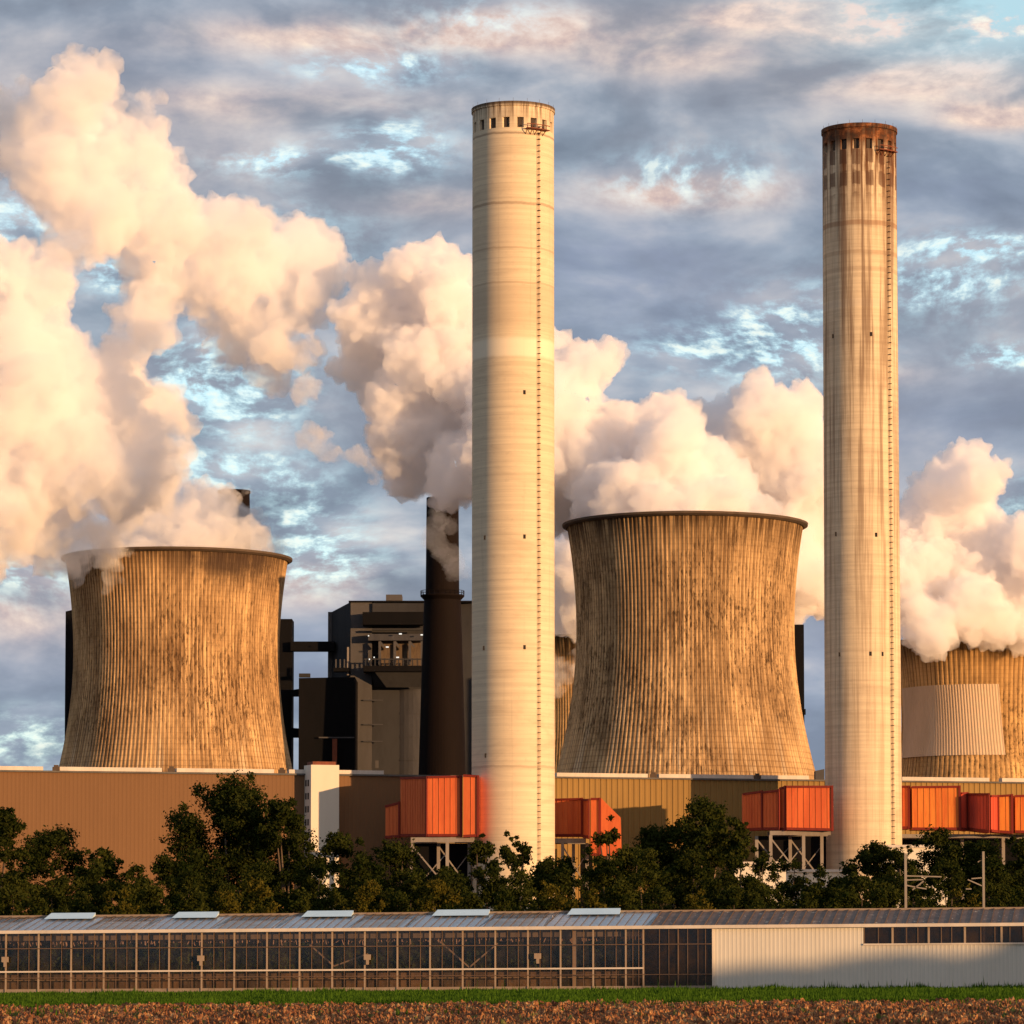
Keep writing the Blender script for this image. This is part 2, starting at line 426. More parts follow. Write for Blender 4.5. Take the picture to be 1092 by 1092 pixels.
# ------------------------------------------------------------------ mesh helper
class MB:
    def __init__(self):
        self.v, self.f = [], []

    def quad(self, *pts):
        b = len(self.v)
        self.v += [tuple(p) for p in pts]
        self.f.append(tuple(range(b, b + len(pts))))

    def box(self, lo, hi):
        (x0, y0, z0), (x1, y1, z1) = lo, hi
        self.prism([(x0, y0), (x1, y0), (x1, y1), (x0, y1)], z0, z1)

    def prism(self, poly, z0, z1):
        """poly counter-clockwise in plan; z0, z1 numbers or lists"""
        n = len(poly)
        z0 = z0 if isinstance(z0, (list, tuple)) else [z0] * n
        z1 = z1 if isinstance(z1, (list, tuple)) else [z1] * n
        b = len(self.v)
        self.v += [(x, y, z0[i]) for i, (x, y) in enumerate(poly)] + [(x, y, z1[i]) for i, (x, y) in enumerate(poly)]
        self.f.append(tuple(b + i for i in reversed(range(n))))
        self.f.append(tuple(b + n + i for i in range(n)))
        for i in range(n):
            j = (i + 1) % n
            self.f.append((b + i, b + j, b + n + j, b + n + i))

    def bar(self, p0, p1, wd, dp=None):
        """square bar between two points"""
        p0, p1 = Vector(p0), Vector(p1)
        dp = dp or wd
        d = (p1 - p0).normalized()
        up = Vector((0, 0, 1)) if abs(d.z) < 0.9 else Vector((0, 1, 0))
        s = d.cross(up).normalized() * wd / 2
        t = s.cross(d).normalized() * dp / 2
        b = len(self.v)
        for p in (p0, p1):
            for a, c in ((-1, -1), (1, -1), (1, 1), (-1, 1)):
                self.v.append(tuple(p + s * a + t * c))
        self.f += [(b, b + 1, b + 2, b + 3), (b + 7, b + 6, b + 5, b + 4)]
        for i in range(4):
            j = (i + 1) % 4
            self.f.append((b + i, b + 4 + i, b + 4 + j, b + j))

    def tube(self, pts, radii, n=10, cap=True):
        b0 = len(self.v)
        pts = [Vector(p) for p in pts]
        for i, (p, r) in enumerate(zip(pts, radii)):
            d = (pts[min(i + 1, len(pts) - 1)] - pts[max(i - 1, 0)]).normalized()
            up = Vector((0, 1, 0)) if abs(d.y) < 0.9 else Vector((1, 0, 0))
            s = d.cross(up).normalized()
            t = s.cross(d)
            for k in range(n):
                a = 2 * math.pi * k / n
                self.v.append(tuple(p + (s * math.cos(a) + t * math.sin(a)) * r))
        for i in range(len(pts) - 1):
            for k in range(n):
                k2 = (k + 1) % n
                a, c = b0 + i * n, b0 + (i + 1) * n
                self.f.append((a + k, c + k, c + k2, a + k2))
        if cap:
            self.f.append(tuple(b0 + k for k in range(n)))
            self.f.append(tuple(b0 + (len(pts) - 1) * n + k for k in reversed(range(n))))

    def build(self, name, mat, parent=None, loc=None, smooth=False):
        me = bpy.data.meshes.new(name)
        o = bpy.data.objects.new(name, me)
        org = Vector(loc) if loc is not None else (parent_world(parent) if parent else Vector((0, 0, 0)))
        me.from_pydata([(x - org.x, y - org.y, z - org.z) for x, y, z in self.v], [], self.f)
        me.materials.append(mat)
        if smooth:
            me.polygons.foreach_set('use_smooth', [True] * len(me.polygons))
        COL.objects.link(o)
        if parent:
            o.parent = parent
        else:
            o.location = org
        return o


def parent_world(o):
    p = Vector((0, 0, 0))
    while o is not None:
        p += o.location
        o = o.parent
    return p


def tag(o, label=None, cat=None, group=None, kind=None):
    for k, v in (('label', label), ('category', cat), ('group', group), ('kind', kind)):
        if v:
            o[k] = v
    return o


def thing(name, loc, label, cat, group=None):
    o = bpy.data.objects.new(name, None)
    COL.objects.link(o)
    o.location = loc
    o.empty_display_size = 1
    return tag(o, label, cat, group)


def mesh_np(name, verts, faces, mat, smooth=False, uv=None, parent=None, loc=(0, 0, 0), nper=4):
    me = bpy.data.meshes.new(name)
    verts = np.asarray(verts, dtype=np.float32)
    faces = np.asarray(faces, dtype=np.int32)
    me.vertices.add(len(verts))
    me.vertices.foreach_set('co', verts.ravel())
    me.loops.add(faces.size)
    me.loops.foreach_set('vertex_index', faces.ravel())
    me.polygons.add(len(faces))
    me.polygons.foreach_set('loop_start', np.arange(0, faces.size, nper, dtype=np.int32))
    me.update(calc_edges=True)
    if uv is not None:
        l = me.uv_layers.new(name='UVMap')
        l.data.foreach_set('uv', np.asarray(uv, dtype=np.float32).ravel())
    me.polygons.foreach_set('use_smooth', np.full(len(faces), smooth))
    me.materials.append(mat)
    o = bpy.data.objects.new(name, me)
    COL.objects.link(o)
    o.location = loc
    if parent:
        o.parent = parent
    return o


def ground_z(x):
    return 0.0063 * max(-120, min(120, x))


# ------------------------------------------------------------------ ground
def build_ground():
    xs = [-9000, -3000, -800, -120, -60, 0, 60, 120, 800, 3000, 9000]
    ys = [-3000, -500, 0, 120, 300, 600, 1200, 3000, 12000]
    v = [(x, y, ground_z(x)) for y in ys for x in xs]
    nx = len(xs)
    f = [(j * nx + i, j * nx + i + 1, (j + 1) * nx + i + 1, (j + 1) * nx + i) for j in range(len(ys) - 1) for i in range(nx - 1)]
    mt, n = material('farmland soil')
    g = n.node('ShaderNodeTexCoord').outputs['Object']
    finish(n, n.ramp(n.noise(g, 0.05, 5), [(0.35, (0.05, 0.05, 0.02)), (0.65, (0.10, 0.075, 0.04))]), 0.95)
    o = mesh_np('ground', v, f, mt)
    tag(o, 'flat farmland ground reaching to the horizon', kind='structure')
    # ploughed field: real clods
    y0, y1 = 112.0, 186.0
    ny, nx = 230, 760
    yy = y0 + (y1 - y0) * (np.arange(ny) / (ny - 1)) ** 1.0
    t = np.linspace(-1, 1, nx)
    X = t[None, :] * (yy[:, None] * 0.14 + 3)
    Y = np.repeat(yy[:, None], nx, 1)
    H = np.zeros_like(X)
    col = RNG.random(X.shape)
    H += (RNG.random(X.shape) ** 2.6) * 0.15
    k = RNG.random((ny // 3 + 2, nx // 4 + 2))
    big = np.repeat(np.repeat(k, 3, 0), 4, 1)[:ny, :nx]
    H += (big ** 3) * 0.24
    H += 0.05 * np.sin(Y * 1.9)
    Z = 0.0063 * X + H - 0.03
    Z[-1, :] = 0.0063 * X[-1, :] - 0.05
    vv = np.stack([X + (RNG.random(X.shape) - .5) * 0.05, Y + (RNG.random(X.shape) - .5) * 0.15, Z], -1).reshape(-1, 3)
    idx = np.arange(ny * nx).reshape(ny, nx)
    ff = np.stack([idx[:-1, :-1], idx[:-1, 1:], idx[1:, 1:], idx[1:, :-1]], -1).reshape(-1, 4)
    mt, n = material('ploughed soil')
    g = n.node('ShaderNodeTexCoord').outputs['Object']
    a = n.noise(n.vscale(g, (1, 0.25, 1)), 6.0, 3, 0.7)
    b = n.noise(n.vscale(g, (1, 0.2, 1)), 0.5, 3, 0.6)
    c = n.ramp(n.m('ADD', n.m('MULTIPLY', a, 0.68), n.m('MULTIPLY', b, 0.32)),
               [(0.36, (0.05, 0.018, 0.008)), (0.47, (0.16, 0.060, 0.024)), (0.56, (0.30, 0.135, 0.050)), (0.64, (0.50, 0.32, 0.14))])
    c = n.mix(n.m('MULTIPLY', n.rng(n.noise(n.vscale(g, (1, .2, 1)), 2.2, 3), 0.60, 0.68), 0.8), c, (0.07, 0.11, 0.02))
    finish(n, c, 0.95, spec=0.1)
    o = mesh_np('ploughed_field', vv, ff, mt)
    tag(o, 'brown ploughed field of clods and straw stubble in the foreground', kind='structure')
    # grass strip: blades
    n_b = 150000
    q = RNG.random(n_b) ** 1.6
    Y = 184.0 + q * 104
    stray = RNG.random(n_b) > 0.97
    Y[stray] = 186.0 - 40.0 * RNG.random(stray.sum()) ** 2.2
    X = (RNG.random(n_b) * 2 - 1) * (Y * 0.135 + 2)
    Zb = 0.0063 * X
    patch = np.array([mnoise.noise(Vector((x * 0.25, y * 0.08, 3.0))) for x, y in zip(X, Y)])
    H = (0.10 + 0.20 * RNG.random(n_b)) * (1.0 + 0.8 * patch)
    tall = RNG.random(n_b) > 0.996
    H[tall] *= 2.4
    wallside = (Y > 276) & (X > 13) & (np.sin(X * 3.1) + np.sin(X * 1.3 + 2) + RNG.random(n_b) > 1.6)
    H[wallside] *= 1.9
    H[(np.sin(X * 0.9 + Y * .2) + np.sin(X * .37 - Y * .11)) > 1.0] *= 1.35
    a = RNG.random(n_b) * 6.283
    wd = 0.035 + 0.05 * RNG.random(n_b)
    lean = (RNG.random(n_b) - .5) * 0.24
    base = np.stack([X, Y, Zb - 0.02], -1)
    off = np.stack([np.cos(a) * wd, np.sin(a) * wd, np.zeros(n_b)], -1)
    tip = base + np.stack([lean, (RNG.random(n_b) - .5) * 0.2, H], -1)
    v = np.stack([base - off, base + off, tip], 1).reshape(-1, 3)
    f = np.arange(n_b * 3).reshape(-1, 3)
    gm = foliage_material('grass blades', (0.018, 0.050, 0.006), (0.075, 0.15, 0.014), 0.3)
    o = mesh_np('grass', v, f, gm, nper=3)
    tag(o, 'strip of short green grass between the ploughed field and the greenhouse', 'grass', kind='stuff')
    vs = [(x, y, 0.0063 * x + 0.012) for y in (183.5, 420.0) for x in (-75, 75)]
    mt, n = material('turf')
    g = n.node('ShaderNodeTexCoord').outputs['Object']
    finish(n, n.ramp(n.noise(g, 0.6, 5), [(0.35, (0.02, 0.05, 0.006)), (0.65, (0.06, 0.11, 0.012))]), 0.95, spec=0.1)
    o = mesh_np('meadow', vs, [(0, 1, 3, 2)], mt)
    tag(o, 'meadow turf under the grass strip', kind='structure')


# ------------------------------------------------------------------ cooling towers
def ct_radius(z, H, Rw, zw, b_up=58.0, b_dn=53.0):
    b = b_up if z > zw else b_dn
    return Rw * math.sqrt(1 + ((z - zw) / b) ** 2)


def cooling_tower(px, Y, mat, label, H=107.0, Rw=25.5, zwf=0.765, ribs=168, seg=8, lip=True):
    cx = XP(px, Y)
    t = thing('cooling_tower', (cx, Y, 0), label, 'cooling tower', 'cooling towers of the power station')
    zw = H * zwf
    zs = np.concatenate([np.linspace(0, H, 72)])
    na = ribs * seg
    ang = np.linspace(0, 2 * math.pi, na + 1) + math.pi / 2     # seam at the back
    ph = (np.arange(na + 1) % seg) / seg
    ribh = np.where((ph > 0.28) & (ph < 0.72), 0.11, 0.0)
    V, UV = [], []
    rad = np.array([ct_radius(z, H, Rw, zw) for z in zs])
    RR = rad[:, None] + ribh[None, :]
    X = np.cos(ang)[None, :] * RR
    Yy = np.sin(ang)[None, :] * RR
    Z = np.repeat(zs[:, None], na + 1, 1)
    v = np.stack([X, Yy, Z], -1).reshape(-1, 3)
    idx = np.arange(len(zs) * (na + 1)).reshape(len(zs), na + 1)
    f = np.stack([idx[:-1, :-1], idx[:-1, 1:], idx[1:, 1:], idx[1:, :-1]], -1).reshape(-1, 4)
    U = np.repeat((np.arange(na + 1) / seg)[None, :], len(zs), 0).reshape(-1)
    uv = np.stack([U, Z.reshape(-1)], -1)[f.reshape(-1)]
    mesh_np('shell', v, f, mat, uv=uv, parent=t)
    # inner skin
    na2 = 96
    a2 = np.linspace(0, 2 * math.pi, na2 + 1)
    z2 = zs[20::4]
    z2 = np.append(z2, H)
    rr = np.array([ct_radius(z, H, Rw, zw) - 0.6 for z in z2])
    v = np.stack([np.cos(a2)[None, :] * rr[:, None], np.sin(a2)[None, :] * rr[:, None], np.repeat(z2[:, None], na2 + 1, 1)], -1).reshape(-1, 3)
    idx = np.arange(len(z2) * (na2 + 1)).reshape(len(z2), na2 + 1)
    f = np.stack([idx[:-1, :-1], idx[1:, :-1], idx[1:, 1:], idx[:-1, 1:]], -1).reshape(-1, 4)
    mesh_np('inner_shell', v, f, M['lip'], parent=t, smooth=True)
    if lip:
        r = ct_radius(H, H, Rw, zw)
        prof = [(-0.65, -0.2), (0.35, -0.75), (1.15, -0.30), (1.2, 0.22), (-0.65, 0.28)]
        n = 160
        V, Fc = [], []
        for k in range(n):
            a = 2 * math.pi * k / n
            for (dr, dz) in prof:
                V.append((math.cos(a) * (r + dr), math.sin(a) * (r + dr), H + dz))
        m = len(prof)
        for k in range(n):
            for j in range(m):
                Fc.append((k * m + j, ((k + 1) % n) * m + j, ((k + 1) % n) * m + (j + 1) % m, k * m + (j + 1) % m))
        mesh_np('rim', V, Fc, M['lip'], parent=t)
    return t


# ------------------------------------------------------------------ tall chimneys
def chimney(px_top, px_bot, Y, ytop_edge, half_px_top, half_px_bot, mat, label, ladder_deg, ndark):
    H = ZP(ytop_edge, Y)
    cx = (XP(px_bot, Y))
    d_top = (P(px_top, ytop_edge, Y) - Vector((0, 0, CAMH))).dot(FW) / F
    d_bot = (P(px_bot, 900, Y) - Vector((0, 0, CAMH))).dot(FW) / F
    r1, r0 = half_px_top * d_top, half_px_bot * d_bot
    t = thing('smokestack', (cx, Y, 0), label, 'smokestack', 'tall concrete smokestacks')
    nwin = 18
    per = 12
    na = nwin * per
    z_b0, z_b1 = H - 5.3, H - 3.2
    zs = [0.0] + list(np.linspace(H * 0.04, H - 7, 46)) + [H - 6.6, H - 6.3, z_b0 - 0.4, z_b0, z_b0 + 1e-3, z_b1 - 1e-3, z_b1, H - 2.0, H - 0.9, H - 0.85, H]
    zs = np.array(zs)
    rad = r0 + (r1 - r0) * (zs / H)
    rad[-2:] += 0.22
    ang = np.linspace(0, 2 * math.pi, na + 1) + math.pi / 2
    RR = np.repeat(rad[:, None], na + 1, 1)
    inwin = (np.arange(na + 1) % per)
    # recessed openings
    W0, W1 = 4, 8
    eps = 0.004
    angm = np.repeat(ang[None, :], len(zs), 0)
    for i, z in enumerate(zs):
        if z_b0 < z < z_b1:
            RR[i, (inwin >= W0) & (inwin <= W1)] -= 0.7
    X = np.cos(angm) * RR
    Yy = np.sin(angm) * RR
    Z = np.repeat(zs[:, None], na + 1, 1)
    v = np.stack([X, Yy, Z], -1).reshape(-1, 3)
    idx = np.arange(len(zs) * (na + 1)).reshape(len(zs), na + 1)
    f = np.stack([idx[:-1, :-1], idx[:-1, 1:], idx[1:, 1:], idx[1:, :-1]], -1).reshape(-1, 4)
    U = (angm * r1).reshape(-1)
    uv = np.stack([U, (H - Z).reshape(-1)], -1)[f.reshape(-1)]
    mesh_np('shaft', v, f, mat, uv=uv, parent=t)
    # top ring and inner flue
    mb = MB()
    n = 72
    for k in range(n):
        a, b = 2 * math.pi * k / n, 2 * math.pi * (k + 1) / n
        ro, ri = r1 + 0.22, r1 - 0.7
        mb.quad(*[(cx + math.cos(q) * rr_, Y + math.sin(q) * rr_, H) for q, rr_ in ((a, ri), (a, ro), (b, ro), (b, ri))])
        mb.quad((cx + math.cos(a) * ri, Y + math.sin(a) * ri, H - 12), (cx + math.cos(a) * ri, Y + math.sin(a) * ri, H),
                (cx + math.cos(b) * ri, Y + math.sin(b) * ri, H), (cx + math.cos(b) * ri, Y + math.sin(b) * ri, H - 12))
    mb.build('flue_mouth', M['lip'], t)
    for k in range(nwin):
        a0 = ang[k * per + W0] + 0.006
        a1 = ang[k * per + W1] - 0.006
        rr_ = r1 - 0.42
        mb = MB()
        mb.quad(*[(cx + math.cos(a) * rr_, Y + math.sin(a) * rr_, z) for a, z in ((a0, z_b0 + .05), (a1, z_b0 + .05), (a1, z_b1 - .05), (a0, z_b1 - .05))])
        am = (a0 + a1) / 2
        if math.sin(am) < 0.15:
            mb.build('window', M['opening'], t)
    # ladder with hoops
    a = R(-90 + ladder_deg)
    er = Vector((math.cos(a), math.sin(a), 0))
    et = Vector((-math.sin(a), math.cos(a), 0))
    c = Vector((cx, Y, 0))
    mb = MB()
    for s in (-0.22, 0.22):
        mb.bar(c + er * (r0 + 0.25) + et * s + Vector((0, 0, 8)), c + er * (r1 + 0.25) + et * s + Vector((0, 0, H - 6)), 0.06)
    z = 8.0
    while z < H - 5:
        rz = r0 + (r1 - r0) * z / H
        for dzz in (0,):
            mb.bar(c + er * (rz + 0.25) - et * 0.24 + Vector((0, 0, z + dzz)), c + er * (rz + 0.25) + et * 0.24 + Vector((0, 0, z + dzz)), 0.12)
        ring = [c + er * (rz + 0.25 + 0.45 * math.sin(q)) + et * 0.26 * math.cos(q) + Vector((0, 0, z)) for q in np.linspace(0, math.pi, 6)]
        for p0, p1 in zip(ring[:-1], ring[1:]):
            mb.bar(p0, p1, 0.10)
        z += 1.2
    mb.build('ladder', M['ladder'], t)
    # platform with rail near the top, beside the ladder
    mb = MB()
    zp = H - 5.6
    for q in range(5):
        aa = a + (-0.34 + q * 0.12)
        ab = aa + 0.12
        for (ra, rb, z0, z1) in ((r1, r1 + 1.2, zp, zp + 0.18), (r1 + 1.1, r1 + 1.2, zp + .85, zp + 1.0)):
            mb.prism([(cx + math.cos(th) * rr_, Y + math.sin(th) * rr_) for th, rr_ in ((aa, ra), (aa, rb), (ab, rb), (ab, ra))], z0, z1)
        for th in (aa,):
            mb.bar((cx + math.cos(th) * (r1 + 1.15), Y + math.sin(th) * (r1 + 1.15), zp), (cx + math.cos(th) * (r1 + 1.15), Y + math.sin(th) * (r1 + 1.15), zp + 1.0), 0.1)
            mb.bar((cx + math.cos(th) * r1, Y + math.sin(th) * r1, zp - 1.0), (cx + math.cos(th) * (r1 + 1.15), Y + math.sin(th) * (r1 + 1.15), zp), 0.12)
    mb.build('platform', M['rust'], t)
    # lightning rods
    for k in range(9):
        th = math.pi + math.pi * (k + .5) / 9
        mb = MB()
        mb.bar((cx + math.cos(th) * r1, Y + math.sin(th) * r1, H), (cx + math.cos(th) * r1, Y + math.sin(th) * r1, H + 0.7), 0.05)
        mb.build('lightning_rod', M['ladder'], t)
    # little hatches down the shaft
    for (dpx, y) in ndark:
        z = ZP(y, Y - r0)
        rz = r0 + (r1 - r0) * z / H
        s = max(-.97, min(.97, dpx / half_px_bot))
        th = -math.pi / 2 + math.asin(s)
        e = Vector((math.cos(th), math.sin(th), 0))
        tt = Vector((-math.sin(th), math.cos(th), 0))
        mb = MB()
        p = c + e * (rz + 0.02) + Vector((0, 0, z))
        mb.bar(p - Vector((0, 0, .42)), p + Vector((0, 0, .42)), 0.5, 0.12)
        mb.build('hatch', M['dark_hole'], t)
    return t


# ------------------------------------------------------------------ trees
def crown_arrays(rad, hgt, lobes, leaves, leaf, rng, squash=0.85, fill=1.0):
    """small leaf quads gathered in many clumps through an uneven crown; crown base at the origin"""
    cs, rs = [], []
    ph = rng.random(4) * 6.283
    rl = max(0.55, min(1.5, rad * 0.22))
    while len(cs) < lobes:
        z = rng.random()
        a = rng.random() * 6.283
        prof = math.sin(math.pi * (0.13 + 0.80 * z)) ** 0.7
        prof *= 1 + 0.22 * math.sin(a * 2 + ph[0] + z * 5) + 0.15 * math.sin(a * 3 + ph[1] - z * 9)
        q = rng.random() ** 0.45
        if q < 0.35 and rng.random() < .6:
            continue
        k = rl * (0.65 + 0.7 * rng.random())
        rr_ = max(0.0, rad * prof * q - k * .3)
        cs.append((math.cos(a) * rr_, math.sin(a) * rr_, z * hgt * .96))
        rs.append(k)
    for i in range(max(4, lobes // 4)):                 # tufts and twigs that stick out of the outline
        z = rng.random() ** 0.7
        a = rng.random() * 6.283
        prof = math.sin(math.pi * (0.13 + 0.82 * z)) ** 0.7
        cs.append((math.cos(a) * rad * prof * 1.04, math.sin(a) * rad * prof * 1.04, z * hgt * 1.02))
        rs.append(rl * (0.30 + 0.3 * rng.random()))
    cs, rs = np.array(cs), np.array(rs)
    pw = rs ** 2
    pick = rng.choice(len(rs), leaves, p=pw / pw.sum())
    d = rng.normal(size=(leaves, 3))
    d /= np.linalg.norm(d, axis=1)[:, None]
    rr_ = rs[pick] * (0.35 + 0.75 * rng.random(leaves) ** 0.7)
    wob = 1 + 0.45 * np.sin(d[:, 0] * 6 + pick) * np.sin(d[:, 2] * 7 + pick * 1.7) + 0.25 * np.sin(d[:, 1] * 13 + pick * 2.3)
    p = cs[pick] + d * (rr_ * wob)[:, None] * np.array([1, 1, squash])
    nrm = d + rng.normal(size=(leaves, 3)) * 0.8
    nrm /= np.linalg.norm(nrm, axis=1)[:, None]
    t = np.cross(nrm, rng.normal(size=(leaves, 3)))
    t /= np.linalg.norm(t, axis=1)[:, None]
    b = np.cross(nrm, t)
    s = leaf * (0.5 + 0.9 * rng.random(leaves))[:, None]
    v = np.stack([p - t * s, p - b * s * .5, p + t * s, p + b * s * .5], 1).reshape(-1, 3)
    f = np.arange(leaves * 4).reshape(-1, 4)
    return v, f, cs, rs


def make_tree(px, ytop, wpx, Y, mat, name, label, group, leaves=6000, lobes=26, leaf=0.32, trunk_mat=None, crown_from=0.25, seed=0, forks=6):
    rng = np.random.default_rng(seed + 100)
    sc = Y / F
    x = XP(px, Y)
    z0 = ground_z(x)
    H = ZP(ytop, Y) - z0
    rad = wpx * sc / 2
    t = thing(name, (x, Y, z0), label, 'bush' if name == 'bush' else 'tree', group)
    zb = H * crown_from
    v, f, cs, rs = crown_arrays(rad, H - zb, int(lobes * 2.6), int(leaves * 2.3), leaf * .58, rng)
    v[:, 2] += zb
    # make the highest leaf meet the height
    v[:, 2] *= H / max(1e-3, np.percentile(v[:, 2], 99.9))
    mesh_np('crown', v, f, mat, parent=t)
    mb = MB()
    r0 = max(0.10, H * 0.018)
    base = Vector((x, Y, z0 - 0.3))
    fork = base + Vector((rng.normal() * .02 * H, 0, zb + 0.12 * H))
    mb.tube([base, base.lerp(fork, .5) + Vector((rng.normal() * .1, 0, 0)), fork], [r0 * 1.3, r0, r0 * .8], 8)
    order = np.argsort(-rs)[:forks + 4]
    for k in order[:forks]:
        c = Vector(cs[k]) + Vector((x, Y, z0 + zb))
        mid = fork.lerp(c, .5) + Vector((0, 0, -0.06 * H))
        mb.tube([fork, mid, c], [r0 * .55, r0 * .36, r0 * .12], 6)
    mb.build('trunk', trunk_mat or M['bark'], t, smooth=True)
    return t


# ------------------------------------------------------------------ steam
def plume(name, blobs, mat, label, voxel, puff, seed, spread=18, group='steam plumes drifting from the cooling towers'):
    rnd = random.Random(seed)
    c0 = P(blobs[0][0], blobs[0][1], blobs[0][3])
    bm_v, bm_f = [], []
    import bmesh
    bm = bmesh.new()
    for b in blobs:
        x, y, r, Y = b[:4]
        Yj = Y + rnd.uniform(-1, 1) * spread * (0.4 if r > 40 else 0.8)
        c = P(x, y, Yj) - c0
        rr_ = r * Y / F
        ret = bmesh.ops.create_icosphere(bm, subdivisions=3, radius=rr_)
        for v in ret['verts']:
            v.co += c
        k = 5 if r > 25 else 2
        for _ in range(k):
            d = Vector((rnd.gauss(0, 1), rnd.gauss(0, 1), rnd.gauss(0, 1))).normalized()
            q = rr_ * rnd.uniform(0.3, 0.5)
            ret = bmesh.ops.create_icosphere(bm, subdivisions=2, radius=q)
            for v in ret['verts']:
                v.co += c + d * (rr_ * 0.72)
    me = bpy.data.meshes.new(name)
    bm.to_mesh(me)
    bm.free()
    o = bpy.data.objects.new(name, me)
    COL.objects.link(o)

    def remesh(vox):
        nonlocal me
        md = o.modifiers.new('r', 'REMESH')
        md.mode = 'VOXEL'
        md.voxel_size = vox
        dg = bpy.context.evaluated_depsgraph_get()
        new = bpy.data.meshes.new_from_object(o.evaluated_get(dg))
        o.modifiers.clear()
        o.data = new
        me = new

    def displace(levels, wispy):
        n = len(me.vertices)
        co = np.empty(n * 3, dtype=np.float32)
        me.vertices.foreach_get('co', co)
        nm = np.empty(n * 3, dtype=np.float32)
        me.vertex_normals.foreach_get('vector', nm)
        co = co.reshape(-1, 3)
        nm = nm.reshape(-1, 3)
        off = Vector((seed * 31.7, seed * 12.1, 5.5))
        out = np.zeros(n)
        for i in range(n):
            p = Vector(co[i].tolist()) + off
            s = 0.0
            for (size, amp, kind) in levels:
                q = p / size
                q += mnoise.noise_vector(q * 0.7) * 0.35
                if kind == 'v':
                    s += amp * (0.55 - mnoise.voronoi(q)[0][0] ** 1.0)
                else:
                    s += amp * mnoise.noise(q)
            out[i] = s
        co += nm * out[:, None].astype(np.float32)
        me.vertices.foreach_set('co', co.ravel())
        me.update()

    remesh(voxel * 2.0)
    displace([(puff * 2.2, puff * 1.1, 'v'), (puff * 3.5, puff * 0.7, 'n'), (puff, puff * 0.8, 'v')], False)
    remesh(voxel)
    displace([(puff * 0.50, puff * 0.42, 'v'), (puff * 0.22, puff * 0.20, 'v'), (puff * 0.10, puff * 0.09, 'v'), (puff * .3, puff * .14, 'n')], False)
    me.materials.clear()
    me.materials.append(mat)
    me.name = name
    o.location = c0
    tag(o, label, 'steam plume', group)
    return o


#SECTION
build_ground()

# ---- cooling towers
T2Y, T1Y = 930.0, 984.0
Htw = ZP(560.5, T2Y)
tw1 = cooling_tower(187, T1Y, M['tower1'], 'leftmost cooling tower, ribbed brown concrete, below the big gold steam cloud', H=ZP(596.5, T1Y), Rw=25.6)
tw2 = cooling_tower(731.5, T2Y, M['tower2'], 'large stained cooling tower standing between the two tall smokestacks', H=Htw, Rw=25.7)
tw4 = cooling_tower(640, 1294, M['tower3'], 'far cooling tower mostly hidden, a golden sliver right of the near smokestack', H=ZP(684, 1294), Rw=25.7, seg=6)
H3 = ZP(686, 1300)
tw3 = cooling_tower(1046, 1300, M['tower3'], 'far right cooling tower with a pale coated patch, its top lost in steam', H=H3, Rw=25.7, ribs=100, seg=6)
# pale coated patch on the shell of the right tower
def coated_patch():
    cx, Y = XP(1046, 1300), 1300
    th0, th1 = R(-90 - 80), R(-90 + 6.8)
    z0, z1 = ZP(804, 1268), ZP(729, 1272)
    na, nz = 170, 12
    v = []
    for j in range(nz + 1):
        z = z0 + (z1 - z0) * j / nz
        r = ct_radius(z, H3, 25.7, H3 * .765)
        for i in range(na + 1):
            a = th0 + (th1 + R(4.0) * (1 - j / nz) - th0) * i / na
            v.append((math.cos(a) * (r + 0.42 + (0.12 if (i % 4) in (1, 2) else 0)), math.sin(a) * (r + 0.42 + (0.12 if (i % 4) in (1, 2) else 0)), z))
    f = [(j * (na + 1) + i, j * (na + 1) + i + 1, (j + 1) * (na + 1) + i + 1, (j + 1) * (na + 1) + i) for j in range(nz) for i in range(na)]
    mesh_np('coated_panel', v, f, M['patch'], parent=tw3)
coated_patch()

# ---- tall chimneys
C1Y, C2Y = 784.5, 800.0
chimney(546.6, 547.3, C1Y, 117, 43.4, 44.5, M['chim1'], 'tallest smokestack, pale concrete with a clean rim, left of centre tower', 37, 
        [(-30, 572), (12, 572), (-31, 690), (12, 690), (-29, 805), (12, 418)])
chimney(916.5, 921, C2Y, 139, 39.3, 41, M['chim2'], 'right smokestack with a soot and rust stained top', 43,
        [(-32, 356), (8, 356), (-30, 568), (12, 570), (-27, 697), (5, 697), (18, 697)])


# ---- wall building: one long hall in front of the towers
def hallY(X):
    return 785 + 0.247 * (X + 101)


